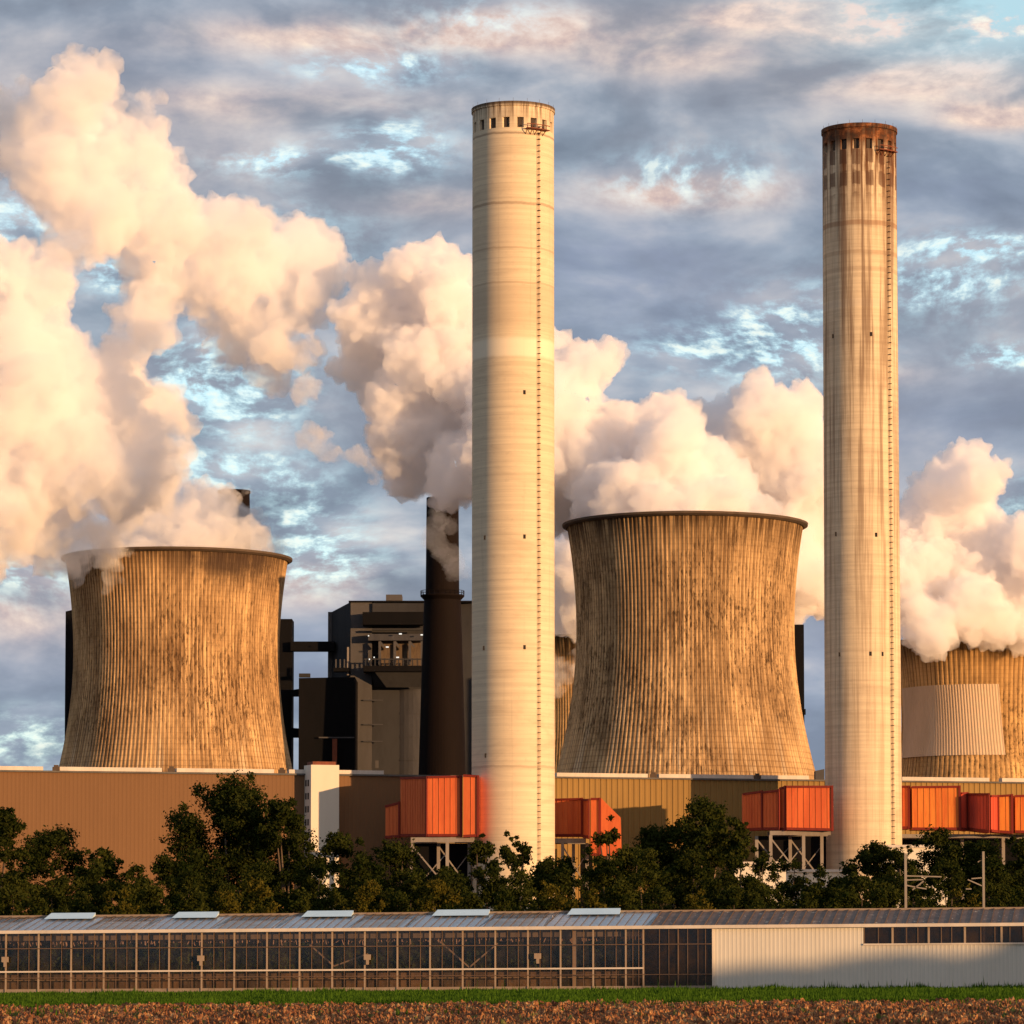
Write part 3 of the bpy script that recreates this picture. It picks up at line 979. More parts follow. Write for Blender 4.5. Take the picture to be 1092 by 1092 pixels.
def hall():
    zt = ZP(826.5, hallY(XP(300, 800)))
    X0, X1 = -190, 215
    t = thing('turbine_hall', (0, hallY(0), 0), 'long low hall with tan and ochre ribbed walls behind the trees', 'industrial hall')

    def wall(xa, xb, mat, amp, period):
        mb = MB()
        n = max(2, int((xb - xa) / period))
        for i in range(n):
            a = xa + (xb - xa) * i / n
            b = xa + (xb - xa) * (i + 1) / n
            c1, c2, c3 = a + (b - a) * .5, a + (b - a) * .6, a + (b - a) * .9
            for p, q, dp, dq in ((a, c1, 0, 0), (c1, c2, 0, amp), (c2, c3, amp, amp), (c3, b, amp, 0)):
                mb.quad((p, hallY(p) - dp, -1), (q, hallY(q) - dq, -1), (q, hallY(q) - dq, zt), (p, hallY(p) - dp, zt))
        mb.build('wall', mat, t)
    xs = XP(470, hallY(-15))
    wall(X0, xs, M['tan_clad'], 0.02, 0.8)
    wall(xs, X1, M['gold_clad'], 0.13, 1.15)
    mb = MB()
    mb.prism([(X0, hallY(X0) - .5), (X1, hallY(X1) - .5), (X1 - 18, hallY(X1) + 55), (X0 - 18, hallY(X0) + 55)], zt + 0.003, zt + 0.35)
    roof = mb.build('roof', M['roof_grey'], t)
    mb = MB()
    mb.prism([(X0 - 17, hallY(X0) + 52), (X1 - 17, hallY(X1) + 52), (X1 - 18, hallY(X1) + 54), (X0 - 18, hallY(X0) + 54)], -1, zt)
    mb.build('wall', M['tan_clad'], t)
    for (a, b) in ((-60, 45), (63, 172), (188, 292), (308, 409), (594, 691), (703, 804), (812, 863), (963, 1056), (1070, 1150)):
        ya, yb = hallY(XP(a, 800)), hallY(XP(b, 810))
        xa, xb = XP(a, ya), XP(b, yb)
        mb = MB()
        mb.prism([(xa, hallY(xa) - .1), (xb, hallY(xb) - .1), (xb - .5, hallY(xb) + 2), (xa - .5, hallY(xa) + 2)], zt + 0.355, zt + 1.15)
        mb.build('skylight', M['coping'], roof)
    for x in (59, 182, 300, 697, 808):
        Y_ = hallY(XP(x, 800))
        xx = XP(x, Y_)
        mb = MB()
        mb.box((xx - .7, Y_ - .2, zt + .355), (xx + .7, Y_ + 1.2, zt + 1.1))
        mb.bar((xx, Y_ + .5, zt + 1.1), (xx, Y_ + .5, zt + 1.5), .9)
        mb.build('roof_vent', M['lip'], roof)
    return t, zt
hall_t, hall_z = hall()


def white_tower():
    xa, Y = XP(331, 790), hallY(XP(345, 800)) - 4.5
    xa, xb = XP(331.5, Y), XP(362, Y)
    ux = Vector((1, .247, 0)).normalized()
    uy = Vector((-.42, 1, 0)).normalized()
    z1 = ZP(815.5, Y)
    a = Vector((xa, Y, 0))
    b = a + ux * (xb - xa)
    c = b + uy * 4.2
    d = a + uy * 4.2
    t = thing('stair_tower', (xa, Y, 0), 'narrow white stair tower standing against the tan hall wall', 'tower')
    mb = MB()
    mb.prism([(p.x, p.y) for p in (a, b, c, d)], -1, z1)
    mb.build('wall', M['white_wall'], t)
    mb = MB()
    mb.prism([(p.x, p.y) for p in (a + ux * .5 + uy * .5, b - ux * .5 + uy * .5, c - ux * .5 - uy * .3, d + ux * .5 - uy * .3)], z1, z1 + .7)
    mb.build('roof', M['rust'], t)
    for k in range(5):
        y = 838 + k * 14
        z = ZP(y, Y)
        for q in (.3, .62):
            m0 = a + uy * 4.2 * q
            m1 = m0 + uy * .8
            nrm = Vector((-1, -.42, 0)).normalized() * .04
            mb = MB()
            mb.prism([((m0 + nrm).x, (m0 + nrm).y), ((m1 + nrm).x, (m1 + nrm).y), (m1.x, m1.y), (m0.x, m0.y)][::-1], z, z + 1.3)
            mb.build('window', M['dark_hole'], t)
    return t
white_tower()


# ---- orange-red flue ducts
def duct(segs, name, label, zback=9.0, legs=(), deck=None, mats=None, group='orange red flue duct casings on steel legs'):
    """segs: list of (x0,Y0,x1,Y1,ytop0,ytop1,ybot0,ybot1) faces seen from the front, left to right"""
    s0 = segs[0]
    org = Vector((XP(s0[0], s0[1]), s0[1], 0))
    t = thing(name, org, label, 'duct', group)
    for si, (x0, Y0, x1, Y1, t0, t1, b0, b1) in enumerate(segs):
        dm = M[(mats or 'o' * 20)[si] + '_duct']
        mb = MB()
        A, B = XP(x0, Y0), XP(x1, Y1)
        zt = [P(x0, t0, Y0).z, P(x1, t1, Y1).z]
        zb = [P(x0, b0, Y0).z, P(x1, b1, Y1).z]
        poly = [(A, Y0), (B, Y1), (B, Y1 + zback), (A, Y0 + zback)]
        mb.prism(poly, [zb[0], zb[1], zb[1], zb[0]], [zt[0], zt[1], zt[1], zt[0]])
        casing = mb.build('casing', dm, t)
        # trims along bottom, top and at the right edge
        mb = MB()
        n = Vector((Y1 - Y0, -(B - A), 0)).normalized()
        o1 = n * .18
        for (za, zc, zd) in ((zb[0], zb[1], .5), (zt[0] - .38, zt[1] - .38, .42)):
            pl = [(A + o1.x, Y0 + o1.y), (B + o1.x, Y1 + o1.y), (B + n.x * .01, Y1 + n.y * .01), (A + n.x * .01, Y0 + n.y * .01)]
            mb.prism(pl, [za - .02, zc - .02, zc - .02, za - .02], [za + zd, zc + zd, zc + zd, za + zd])
        d = Vector((B - A, Y1 - Y0, 0)).normalized() * .45
        pl = [(B - d.x + o1.x * 1.4, Y1 - d.y + o1.y * 1.4), (B + o1.x * 1.4, Y1 + o1.y * 1.4), (B + n.x * .01, Y1 + n.y * .01), (B - d.x + n.x * .01, Y1 - d.y + n.y * .01)]
        mb.prism(pl, zb[1] - .05, zt[1] + .07)
        mb.build('trim', M['red_trim'], casing)
        # shallow vertical ribs
        mb = MB()
        L = (Vector((B, Y1, 0)) - Vector((A, Y0, 0))).length
        nr = int(L / 1.1)
        for k in range(1, nr):
            q = k / nr
            xx, yy = A + (B - A) * q, Y0 + (Y1 - Y0) * q
            z_b = zb[0] + (zb[1] - zb[0]) * q + .5
            z_t = zt[0] + (zt[1] - zt[0]) * q - .4
            mb.bar((xx + n.x * .04, yy + n.y * .04, z_b), (xx + n.x * .04, yy + n.y * .04, z_t), .10, .10)
        if nr > 1:
            mb.build('panel_rib', dm, casing)
    if deck:
        xa, xb, Y, y0, y1 = deck
        mb = MB()
        mb.box((XP(xa, Y), Y, ZP(y1, Y)), (XP(xb, Y), Y + .6, ZP(y0, Y)))
        mb.build('support_beam', M['steel'], t)
        mb = MB()
        mb.box((XP(xa, Y), Y + 7, ZP(y1, Y)), (XP(xb, Y), Y + 7.6, ZP(y0, Y)))
        mb.build('support_beam', M['steel'], t)
        zt = ZP(y1, Y)
        for lx, dd in legs:
            mb = MB()
            x = XP(lx, Y)
            mb.box((x - .32, Y + dd, -.5), (x + .32, Y + dd + .6, zt - .003))
            mb.build('leg', M['steel'], t)
        for (l0, l1, dd) in [(legs[i][0], legs[i + 1][0], legs[i][1]) for i in range(len(legs) - 1) if legs[i][1] == legs[i + 1][1]]:
            mb = MB()
            mb.bar((XP(l0, Y), Y + dd + .3, zt - .6), (XP(l1, Y), Y + dd + .3, zt - 9), .28)
            mb.bar((XP(l1, Y), Y + dd + .9, zt - 2), (XP(l0, Y), Y + dd + .9, zt - 10), .2)
            mb.build('brace', M['steel'], t)
    return t


duct([(411, 792, 427, 788.5, 859, 855, 894, 893), (427, 788.5, 456, 777.5, 829, 828, 892, 892),
      (456, 777.5, 493, 776.5, 828, 827, 892, 892), (494, 775.5, 511, 775, 826, 827, 893, 892)], 'flue_duct',
     'orange duct casing with dark left faces, left of the near smokestack', zback=4.5,
     legs=((439, 0), (477, 0), (467, 6), (500, 6)), deck=(438, 506, 776.5, 893, 898))
mb = MB()
duct([(584, 800, 622, 797, 852, 851, 892, 892), (622, 797, 629, 790, 852, 852, 893, 894), (630, 790, 641, 789.5, 851, 851, 912, 913)], 'flue_duct',
     'orange duct casing with a sloping end, right of the near smokestack', zback=5,
     legs=((600, 0), (626, 0), (612, 5)), deck=(586, 625, 796, 894, 899))
# its sloping end piece
ramp_parent = bpy.data.objects['flue_duct.001']
mb = MB()
Ya = 789.5
pts = [P(641, 851, Ya), P(662, 872, Ya - .5), P(663, 912, Ya - .5), P(641, 913, Ya)]
for dq, order in ((0, 1), (5, -1)):
    mb.quad(*[Vector((p.x, p.y + dq, p.z)) for p in pts][::-order])
for i in range(4):
    p, q = pts[i], pts[(i + 1) % 4]
    mb.quad(p, q, Vector((q.x, q.y + 5, q.z)), Vector((p.x, p.y + 5, p.z)))
mb.build('casing', M['o_duct'], ramp_parent)
duct([(793, 799, 814, 792, 846, 843, 886, 885), (814, 792, 832, 787, 844, 842, 885, 885), (832, 788, 839, 786.5, 840, 838, 885, 886),
      (839, 786, 889, 785.5, 838, 838, 885, 886)], 'flue_duct',
     'orange duct casing on braced legs, left of the sooty smokestack', zback=5,
     legs=((822, 0), (857, 0), (809, 6), (845, 6), (879, 6)), deck=(821, 886, 787, 886, 890.5))
duct([(957, 800, 971, 799, 838, 838, 884, 884), (973, 798.5, 1025, 797, 838.5, 838, 885, 885), (1025.5, 797.5, 1032, 800, 845, 845, 885, 886),
      (1032, 800, 1056, 792, 846, 846, 885, 888), (1057, 792, 1065, 795, 848, 848, 887, 888), (1066, 795, 1081, 794.5, 848, 847, 888, 889),
      (1083, 795, 1120, 794, 848, 847, 888, 889)], 'flue_duct',
     'long orange and red duct casing right of the sooty smokestack', zback=6, mats='oyrrryy',
     legs=((996, 0), (1070, 0), (1030, 6)), deck=(962, 1110, 799, 889.5, 893.5))


# ---- boiler house and other dark buildings behind
def block(name, x0, x1, y0, y1, Y, depth, mat, label, cat, zbase=0.0, group=None, ybot=None):
    A, B = XP(x0, Y), XP(x1, Y)
    t = thing(name, ((A + B) / 2, Y, 0), label, cat, group)
    mb = MB()
    zb = zbase if ybot is None else ZP(ybot, Y)
    mb.prism([(A, Y), (B, Y), (B, Y + depth), (A, Y + depth)], zb, [ZP(y0, Y), ZP(y1, Y)] * 1 + [ZP(y1, Y), ZP(y0, Y)])
    mb.build('wall', mat, t)
    return t


def boiler_house():
    Y = 1080.0
    t = thing('boiler_house', (XP(420, Y), Y, 0), 'dark grey boiler house with a lit open gallery behind the brown chimney', 'industrial building')

    def bx(n, x0, x1, y0, y1, Ya, dep, mat, parent=None):
        mb = MB()
        mb.box((XP(x0, Ya), Ya, ZP(y1, Ya)), (XP(x1, Ya), Ya + dep, ZP(y0, Ya)))
        return mb.build(n, mat, parent or t)
    # main body: left flank with sloping roof, front with light corner strip
    mb = MB()
    mb.prism([(XP(349, Y + 3), Y + 14), (XP(373, Y), Y + .1), (XP(373, Y), Y + 30), (XP(349, Y + 3), Y + 30)], 0,
             [ZP(653, Y + 12), ZP(642, Y), ZP(642, Y), ZP(653, Y + 12)])
    mb.build('wall', M['grey_clad'], t)
    mb = MB()
    mb.box((XP(349, Y + 12.6), Y + 12.6, 0), (XP(354, Y + 12.6), Y + 13.8, ZP(652.5, Y + 12.6)))
    mb.build('wall', M['grey_light'], t)
    bx('wall', 373.2, 396, 642, 1000, Y, 30, M['grey_light'])
    bx('wall', 396.2, 506, 643, 1000, Y + 2, 28, M['grey_clad'])
    bx('roof', 371, 506, 640.5, 642.3, Y - .4, 30.5, M['black_clad'])
    bx('penthouse', 411, 428, 634, 640.4, Y + 5, 8, M['grey_light'])
    bx('wall', 396.5, 452, 643.2, 652.5, Y - .8, 2.5, M['grey_clad'])
    bx('canopy', 386, 456, 652.7, 666, Y - 5, 5, M['black_clad'])
    # gallery
    gf = bx('gallery_floor', 387, 456, 710, 716, Y - 6, 8, M['black_clad'])
    bx('gallery_wall', 405, 456, 684, 709.8, Y + .6, 1.2, M['bark'])
    bx('gallery_beam', 392, 456, 676, 683, Y - 4, 3, M['silo'])
    bx('gallery_beam', 396, 456, 670, 672, Y - 4, 1, M['grey_clad'])
    for x in range(390, 456, 5):
        mb = MB()
        mb.bar(P(x, 702, Y - 6), P(x, 710, Y - 6), .3)
        mb.build('railing_post', M['grey_clad'], gf)
    mb = MB()
    mb.bar(P(388, 703, Y - 6), P(456, 703, Y - 6), .35)
    mb.build('railing', M['grey_clad'], gf)
    for x in (405, 421, 437, 450):
        mb = MB()
        mb.bar(P(x, 709, Y - 3.5), P(x, 684, Y - 3.5), .7)
        mb.bar(P(x + 5, 690, Y - 3.5), P(x, 684, Y - 3.5), .5)
        mb.build('gallery_post', M['grey_light'], t)
    # hopper under the gallery
    mb = MB()
    pa = [P(400, 717, Y - 5), P(456, 717, Y - 5), P(456, 733, Y - 2), P(412, 733, Y - 2)]
    mb.quad(*pa[::-1])
    mb.quad(P(400, 717, Y - 5), P(412, 733, Y - 2), P(398, 733, Y + 2), P(392, 717, Y + 2))
    mb.build('hopper', M['grey_clad'], t)
    # silo
    mb = MB()
    cxs, r = XP(440, Y - 3), (XP(440, Y - 3) - XP(409, Y - 3))
    zt = ZP(734, Y - 3)
    seg = int(zt / 6)
    for k in range(seg):
        z0, z1 = zt * k / seg, zt * (k + 1) / seg
        mb.tube([(cxs, Y + 9, z0), (cxs, Y + 9, z1 - .25)], [r, r], 40)
        mb.tube([(cxs, Y + 9, z1 - .25), (cxs, Y + 9, z1)], [r + .15, r + .15], 40)
    mb.build('silo', M['silo'], t)
    for (x, y) in ((427, 676), (450, 677), (424, 701), (393, 678), (394, 703), (399, 701), (413, 690)):
        mb = MB()
        mb.bar(P(x - (1.5 if x > 410 else .6), y, Y - 6.4), P(x + (1.5 if x > 410 else .6), y, Y - 6.4), .30)
        mb.build('lamp', lampm, t)
    # duct on left side
    bx('ledge', 355, 372, 712, 716, Y - 3, 4, M['black_clad'])
    bx('pipe', 369.5, 371.5, 690, 720, Y - 2, .6, M['steel'])
    for x in (357, 361.5, 366):
        bx('pipe', x, x + 1.3, 703, 712, Y - 2, .6, M['grey_light'])
    bx('hatch', 400, 403.5, 811, 819, Y - .3, .3, M['grey_light'])
    for y in (746, 772, 790):
        bx('pipe', 387, 408, y, y + 1.2, Y - .6, .5, M['silo'])


lampm, nn = material('gallery lamp')
e = nn.node('ShaderNodeEmission', {'Color': (1.0, 0.95, 0.85, 1), 'Strength': 0.9})
nn.node('ShaderNodeOutputMaterial', {'Surface': e.outputs[0]})
boiler_house()

b = block('coal_bunker', 318, 378, 723, 722, 1060, 20, M['black_clad'], 'low black clad building left of the grey boiler house', 'industrial building')
mb = MB()
mb.bar(P(340, 786.5, 1059), P(378, 786.5, 1059), .35)
mb.build('railing', M['grey_light'], b)
mb = MB()
mb.box((XP(354, 1058.6), 1058.6, 20), (XP(359, 1058.6), 1059.6, ZP(788, 1059)))
mb.build('pipe', M['rust'], b)
mb = MB()
mb.box((XP(318, 1059), 1059.4, ZP(722, 1059)), (XP(330, 1059), 1061, ZP(718, 1059)))
mb.build('parapet', M['grey_clad'], b)
block('lift_tower', 288, 310.5, 660, 660, 1090, 10, M['black_clad'], 'black slab tower peeking out right of the leftmost cooling tower', 'tower', group='black slab towers beside the cooling towers')
block('lift_tower', 68, 77, 652, 650, 1100, 10, M['black_clad'], 'black slab tower at the left edge of the leftmost cooling tower', 'tower', group='black slab towers beside the cooling towers')
o = block('lift_tower', 845, 858.5, 666, 666, 1010, 9, M['black_clad'], 'black slab tower just right of the stained cooling tower', 'tower', group='black slab towers beside the cooling towers')
mb = MB()
mb.box((XP(857.8, 1009), 1009, ZP(762, 1009)), (XP(860, 1009), 1010.5, ZP(756, 1009)))
mb.build('bracket', M['black_clad'], o)
block('conveyor_bridge', 309, 356, 684, 684, 1088, 4, M['black_clad'], 'topmost black conveyor bridge running to the boiler house', 'conveyor bridge', ybot=694, group='conveyor bridges')
block('conveyor_bridge', 309, 322, 736, 734, 1088, 4, M['black_clad'], 'middle short black conveyor bridge beside the black bunker', 'conveyor bridge', ybot=742, group='conveyor bridges')
block('conveyor_bridge', 309, 322, 776, 777, 1088, 4, M['black_clad'], 'lowest short black conveyor bridge beside the black bunker', 'conveyor bridge', ybot=786, group='conveyor bridges')
block('pump_house', 490, 507, 723, 723, 1085, 20, M['black_clad'], 'narrow black building between the brown chimney and pale smokestack', 'industrial building')
block('lattice_box', 870, 879.5, 822, 820, 842, 4, M['grey_light'], 'small grey rooftop cabin left of the sooty smokestack', 'cabin', zbase=36)

# brown tapering stack
def brown_stack():
    Y = 1040.0
    cx = XP(471.5, Y)
    k = Y / F
    t = thing('brick_chimney', (cx, Y, 0), 'dark brown chimney in front of the boiler house, wrapped in steam', 'chimney', 'dark brown chimneys')
    zs = [0, ZP(825, Y), ZP(720, Y), ZP(637, Y), ZP(633, Y), ZP(531, Y)]
    rs = [28.5 * k, 25.3 * k, 22.3 * k, 19.6 * k, 18 * k, 17.2 * k]
    mb = MB()
    mb.tube([(cx, Y, z) for z in zs], rs, 48)
    mb.build('shaft', M['brick_dark'], t, smooth=False)
    mb = MB()
    z = ZP(637, Y)
    mb.tube([(cx, Y, z - .8), (cx, Y, z + .2), (cx, Y, z + .5)], [19.6 * k, 23.5 * k, 23.5 * k], 40)
    n = 26
    for i in range(n):
        a, b_ = 2 * math.pi * i / n, 2 * math.pi * (i + 1) / n
        r = 23.3 * k
        p, q = (cx + r * math.cos(a), Y + r * math.sin(a)), (cx + r * math.cos(b_), Y + r * math.sin(b_))
        mb.bar((*p, z + .4), (*p, z + 1.7), .12)
        mb.bar((*p, z + 1.65), (*q, z + 1.65), .12)
        mb.bar((*p, z + 1.1), (*q, z + 1.1), .08)
    mb.build('gallery', M['brick_dark'], t)
    Y2 = 1090.0
    cx = XP(247.5, Y2)
    k = Y2 / F
    t = thing('brick_chimney', (cx, Y2, 0), 'dark brown chimney top poking through steam above the leftmost cooling tower', 'chimney', 'dark brown chimneys')
    mb = MB()
    mb.tube([(cx, Y2, 0), (cx, Y2, ZP(640, Y2)), (cx, Y2, ZP(527, Y2)), (cx, Y2, ZP(526, Y2)), (cx, Y2, ZP(523.5, Y2))], [26 * k, 19 * k, 17 * k, 17.8 * k, 17.8 * k], 40)
    mb.build('shaft', M['brick_dark'], t)
brown_stack()

for (x0, x1, y0, Y_, lab) in ((442, 506, 899.5, 788, 'added dark block standing for shade behind the legs of the left duct'), (619, 632, 900, 803, 'narrow added dark block standing for shade under the sloping duct end'),
                              (806, 882, 891.5, 799, 'added dark block standing for shade behind the braced legs of the middle duct'), (962, 1120, 894.5, 808, 'long added dark block standing for shade under the right duct')):
    block('shade_block', x0, x1, y0, y0, Y_, 3.0, M['black_clad'], lab, 'shade block', group='added dark shade blocks under the ducts')  # black boxes added to stand in for the shade under the ducts
# low white buildings glimpsed through the trees
def shed(x0, x1, ytop, Y, label, mat=None):
    A, B = XP(x0, Y), XP(x1, Y)
    z1 = ZP(ytop, Y)
    t = thing('shed', ((A + B) / 2, Y, 0), label, 'shed', 'white low buildings behind the trees')
    mb = MB()
    mb.prism([(A, Y), (B, Y), (B, Y + 12), (A, Y + 12)], -1, z1)
    mb.build('wall', mat or M['white_wall'], t)
    mb = MB()
    mb.prism([(A - .4, Y - .4), (B + .4, Y - .4), (B + .4, Y + 12.4), (A - .4, Y + 12.4)], z1 + .003, z1 + .5)
    mb.build('roof', M['coping'], t)
    mb = MB()
    mb.box((A + 2, Y - .05, 0), (A + 5, Y, 3.5))
    mb.build('door', M['grey_light'], t)
shed(783, 838, 922, 700, 'white shed under the braced duct legs, half hidden by trees')
shed(838, 905, 930, 720, 'white shed at the foot of the sooty smokestack')
shed(944, 1010, 904, 700, 'white shed right of the sooty smokestack behind the mast')


# ------------------------------------------------------------------ greenhouse
def gh_pt(px):
    """point on the long front wall for a photo column"""
    # line through (-40,297) .. (40,284)
    s = (px - 546) / F
    # X = s*Y ; Y = 290.5 - 0.1625*X
    Y = 290.5 / (1 + 0.1625 * s)
    return Vector((s * Y, Y, 0))


def greenhouse():
    t = thing('greenhouse', (0, 290.5, 0), 'long glass greenhouse with grey posts and a white panelled right end', 'greenhouse')
    ux = Vector((1, -.1625, 0)).normalized()
    uy = Vector((.1625, 1, 0)).normalized()
    A = gh_pt(-25)
    eave = lambda p: 4.60 + 0.0063 * p.x
    ridge_h, ridge_d = 1.12, 6.2

    def at(px, off=0.0, z=None, back=0.0):
        p = gh_pt(px) + uy * (back - off)
        return Vector((p.x, p.y, z if z is not None else 0)) 

    def zz(p, h):
        return h + 0.0063 * p.x
    # front glass in bays, low kerb
    glassm = glass_material('dull glass', (0.80, 0.74, 0.68), 0.035, 0.04, 0.15, (0.18, 0.14, 0.10))
    darkglass = glass_material('dirty dark glass', (0.30, 0.25, 0.22), 0.04, 0.08, 0.45, (0.07, 0.045, 0.03))
    roofglass = glass_material('roof glass', (0.88, 0.90, 0.92), 0.26, 0.10, 0.35, (0.46, 0.52, 0.58))
    openglass = glass_material('clear brownish roof glass', (0.82, 0.80, 0.78), 0.20, 0.10, 0.35, (0.34, 0.30, 0.27))
    browng, n = material('weathered roof glass')
    g = n.node('ShaderNodeTexCoord').outputs['Object']
    bc = n.ramp(n.noise(g, 0.9, 5, 0.65), [(0.35, (0.085, 0.055, 0.04)), (0.65, (0.15, 0.10, 0.075))])
    sp = n.rng(n.noise(n.vscale(g, (1, .45, 1)), 3.2, 3, 0.7), 0.62, 0.68)
    finish(n, n.mix(n.m('MULTIPLY', sp, .9), bc, (0.5, 0.42, 0.32)), 0.6)
    posts = [8 + 34.7 * k for k in range(-1, 20)] 
    posts = [p for p in posts if p < 686] + [686]
    for a, b in zip(posts[:-1], posts[1:]):
        pa, pb = at(a), at(b)
        mb = MB()
        mb.quad((pa.x, pa.y, zz(pa, .25)), (pb.x, pb.y, zz(pb, .25)), (pb.x, pb.y, zz(pb, 4.5)), (pa.x, pa.y, zz(pa, 4.5)))
        mb.build('glass_bay', glassm, t)
    for a in posts:
        p = at(a, .10)
        mb = MB()
        mb.bar((p.x, p.y, zz(p, .05)), (p.x, p.y, zz(p, 4.5)), .125)
        mb.build('post', M['alu'], t)
    for a, b in zip(posts[:-1], posts[1:]):
        for k in (1, 2):
            p = at(a + (b - a) * k / 3 + 1.2, .06)
            mb = MB()
            mb.bar((p.x, p.y, zz(p, .1)), (p.x, p.y, zz(p, 4.5)), .05)
            mb.build('glazing_bar', M['alu_dark'], t)
    # rails
    for name, h, th, mat, off, x0, x1 in (('rail', 1.62, .12, M['coping'], .16, -25, 686), ('rail', 0.98, .07, M['alu'], -.3, -25, 686),
                                          ('rail', 3.35, .06, M['alu_dark'], .14, -25, 760), ('rail', 1.15, .05, M['alu_dark'], .14, -25, 760),
                                          ('gutter', 4.60, .24, M['coping'], .22, -25, 1125), ('kerb', .17, .30, M['alu'], .02, -25, 760)):
        p, q = at(x0, off), at(x1, off)
        mb = MB()
        mb.bar((p.x, p.y, zz(p, h)), (q.x, q.y, zz(q, h)), .14 if name != 'gutter' else .34, th)
        mb.build(name, mat, t)
    # broken pale rail further inside
    for a, b in ((10, 200), (214, 340), (350, 470), (480, 596), (624, 680)):
        p, q = at(a, -1.2), at(b, -1.2)
        mb = MB()
        mb.bar((p.x, p.y, zz(p, 1.0)), (q.x, q.y, zz(q, 1.0)), .1)
        mb.build('heating_pipe', M['coping'], t)
    # inner posts, braces
    for (x0, h0, x1, h1) in ((330, 3.5, 356, 1.9), (356, 1.9, 392, 2.8), (470, 3.6, 500, 1.75), (500, 1.75, 530, 3.5)):
        p, q = at(x0, -.25), at(x1, -.25)
        mb = MB()
        mb.bar((p.x, p.y, zz(p, h0)), (q.x, q.y, zz(q, h1)), .10)
        mb.build('brace', M['alu'], t)
    p = at(612, -.4)
    mb = MB()
    mb.bar((p.x, p.y, zz(p, .1)), (p.x, p.y, zz(p, 4.4)), .30)
    mb.build('column', M['alu'], t)
    for x in (8, 216, 393, 574):
        p = at(x, .32)
        mb = MB()
        mb.box((p.x - .26, p.y - .1, zz(p, 2.35)), (p.x + .26, p.y + .1, zz(p, 2.75)))
        mb.box((p.x - .10, p.y - .12, zz(p, 2.0)), (p.x + .12, p.y + .1, zz(p, 2.348)))
        mb.build('fan_box', M['alu'], t)
    # dark bay and its bars
    pa, pb = at(686), at(760)
    mb = MB()
    mb.quad((pa.x, pa.y, zz(pa, .1)), (pb.x, pb.y, zz(pb, .1)), (pb.x, pb.y, zz(pb, 4.5)), (pa.x, pa.y, zz(pa, 4.5)))
    mb.build('glass_bay', darkglass, t)
    for x, th in ((703, .05), (713, .04), (723, .09), (733, .05), (744, .05), (752, .05)):
        p = at(x, .06)
        mb = MB()
        mb.bar((p.x, p.y, zz(p, .1)), (p.x, p.y, zz(p, 4.5)), th)
        mb.build('glazing_bar', M['alu_dark'], t)
    # white panel wall with trapezoid sheeting, split round the window band
    def sheet(x0, x1, h0, h1):
        mb = MB()
        p, q = at(x0, .08), at(x1, .08)
        L = (q - p).length
        n = max(2, int(L / .30))
        d = (q - p) / n
        for i in range(n):
            a = p + d * i
            for s0, s1, o0, o1 in ((0, .5, 0, 0), (.5, .62, 0, .010), (.62, .88, .010, .010), (.88, 1, .010, 0)):
                u, v_ = a + d * s0 - uy * o0, a + d * s1 - uy * o1
                mb.quad((u.x, u.y, zz(u, h0)), (v_.x, v_.y, zz(v_, h0)), (v_.x, v_.y, zz(v_, h1)), (u.x, u.y, zz(u, h1)))
        mb.build('wall_panel', M['shed_white'], t)
    hw = 3.23
    sheet(760.5, 920, -.1, 4.48)
    sheet(920, 1125, -.1, hw)
    pa, pb = at(920), at(1125)
    mb = MB()
    mb.quad((pa.x, pa.y, zz(pa, hw)), (pb.x, pb.y, zz(pb, hw)), (pb.x, pb.y, zz(pb, 4.5)), (pa.x, pa.y, zz(pa, 4.5)))
    mb.build('window_band', darkglass, t)
    for k, x in enumerate((921, 936, 951, 966, 978, 989.5, 1003, 1014, 1028, 1045, 1060, 1067, 1076, 1090, 1105)):
        p = at(x, .05)
        mb = MB()
        mb.bar((p.x, p.y, zz(p, hw)), (p.x, p.y, zz(p, 4.5)), .15 if k in (2, 5, 8, 11) else .06)
        mb.build('glazing_bar', M['alu'] if k in (2, 5, 8, 11) else M['alu_dark'], t)
    p, q = at(920, .14), at(1125, .14)
    mb = MB()
    mb.bar((p.x, p.y, zz(p, hw)), (q.x, q.y, zz(q, hw)), .12)
    mb.build('sill', M['coping'], t)
    # edge trim of the white wall
    p = at(760, .16)
    mb = MB()
    mb.bar((p.x, p.y, zz(p, 0)), (p.x, p.y, zz(p, 4.45)), .12)
    mb.build('corner_trim', M['coping'], t)

    # roof: near slope, far slope
    def roofpt(px, k, over=.1):
        p = at(px) + uy * (ridge_d * k - .15)
        return Vector((p.x, p.y, zz(p, 4.68 + ridge_h * k)))

    def slope(x0, x1, mat, name='roof_pane'):
        mb = MB()
        mb.quad(roofpt(x0, 0), roofpt(x1, 0), roofpt(x1, 1), roofpt(x0, 1))
        f0, f1 = roofpt(x0, 1) + uy * ridge_d, roofpt(x1, 1) + uy * ridge_d
        f0.z -= ridge_h
        f1.z -= ridge_h
        mb.quad(roofpt(x0, 1), roofpt(x1, 1), f1, f0)
        mb.build(name, mat, t)
    secs = [(-25, 7, 1), (7, 93, 0), (93, 145, 1), (145, 230, 0), (230, 287, 1), (287, 375, 0), (375, 426, 1), (426, 515, 0), (515, 573, 1), (573, 693, 0)]
    for a, b, kind in secs:
        slope(a, b, roofglass if not kind else openglass)
    slope(693, 1125, browng)
    # glazing bars on the near slope
    step = 9.4
    x = -20.0
    while x < 1120:
        thick = .034 if x < 693 else .06
        p, q = roofpt(x, 0), roofpt(x, 1)
        mb = MB()
        dzv = Vector((0, 0, .04))
        mb.bar(p + dzv, q + dzv, thick)
        mb.build('roof_bar', M['alu_dark'], t)
        x += step if x < 693 else 11.3
    # crossing wind braces and purlins under the roof
    mb = MB()
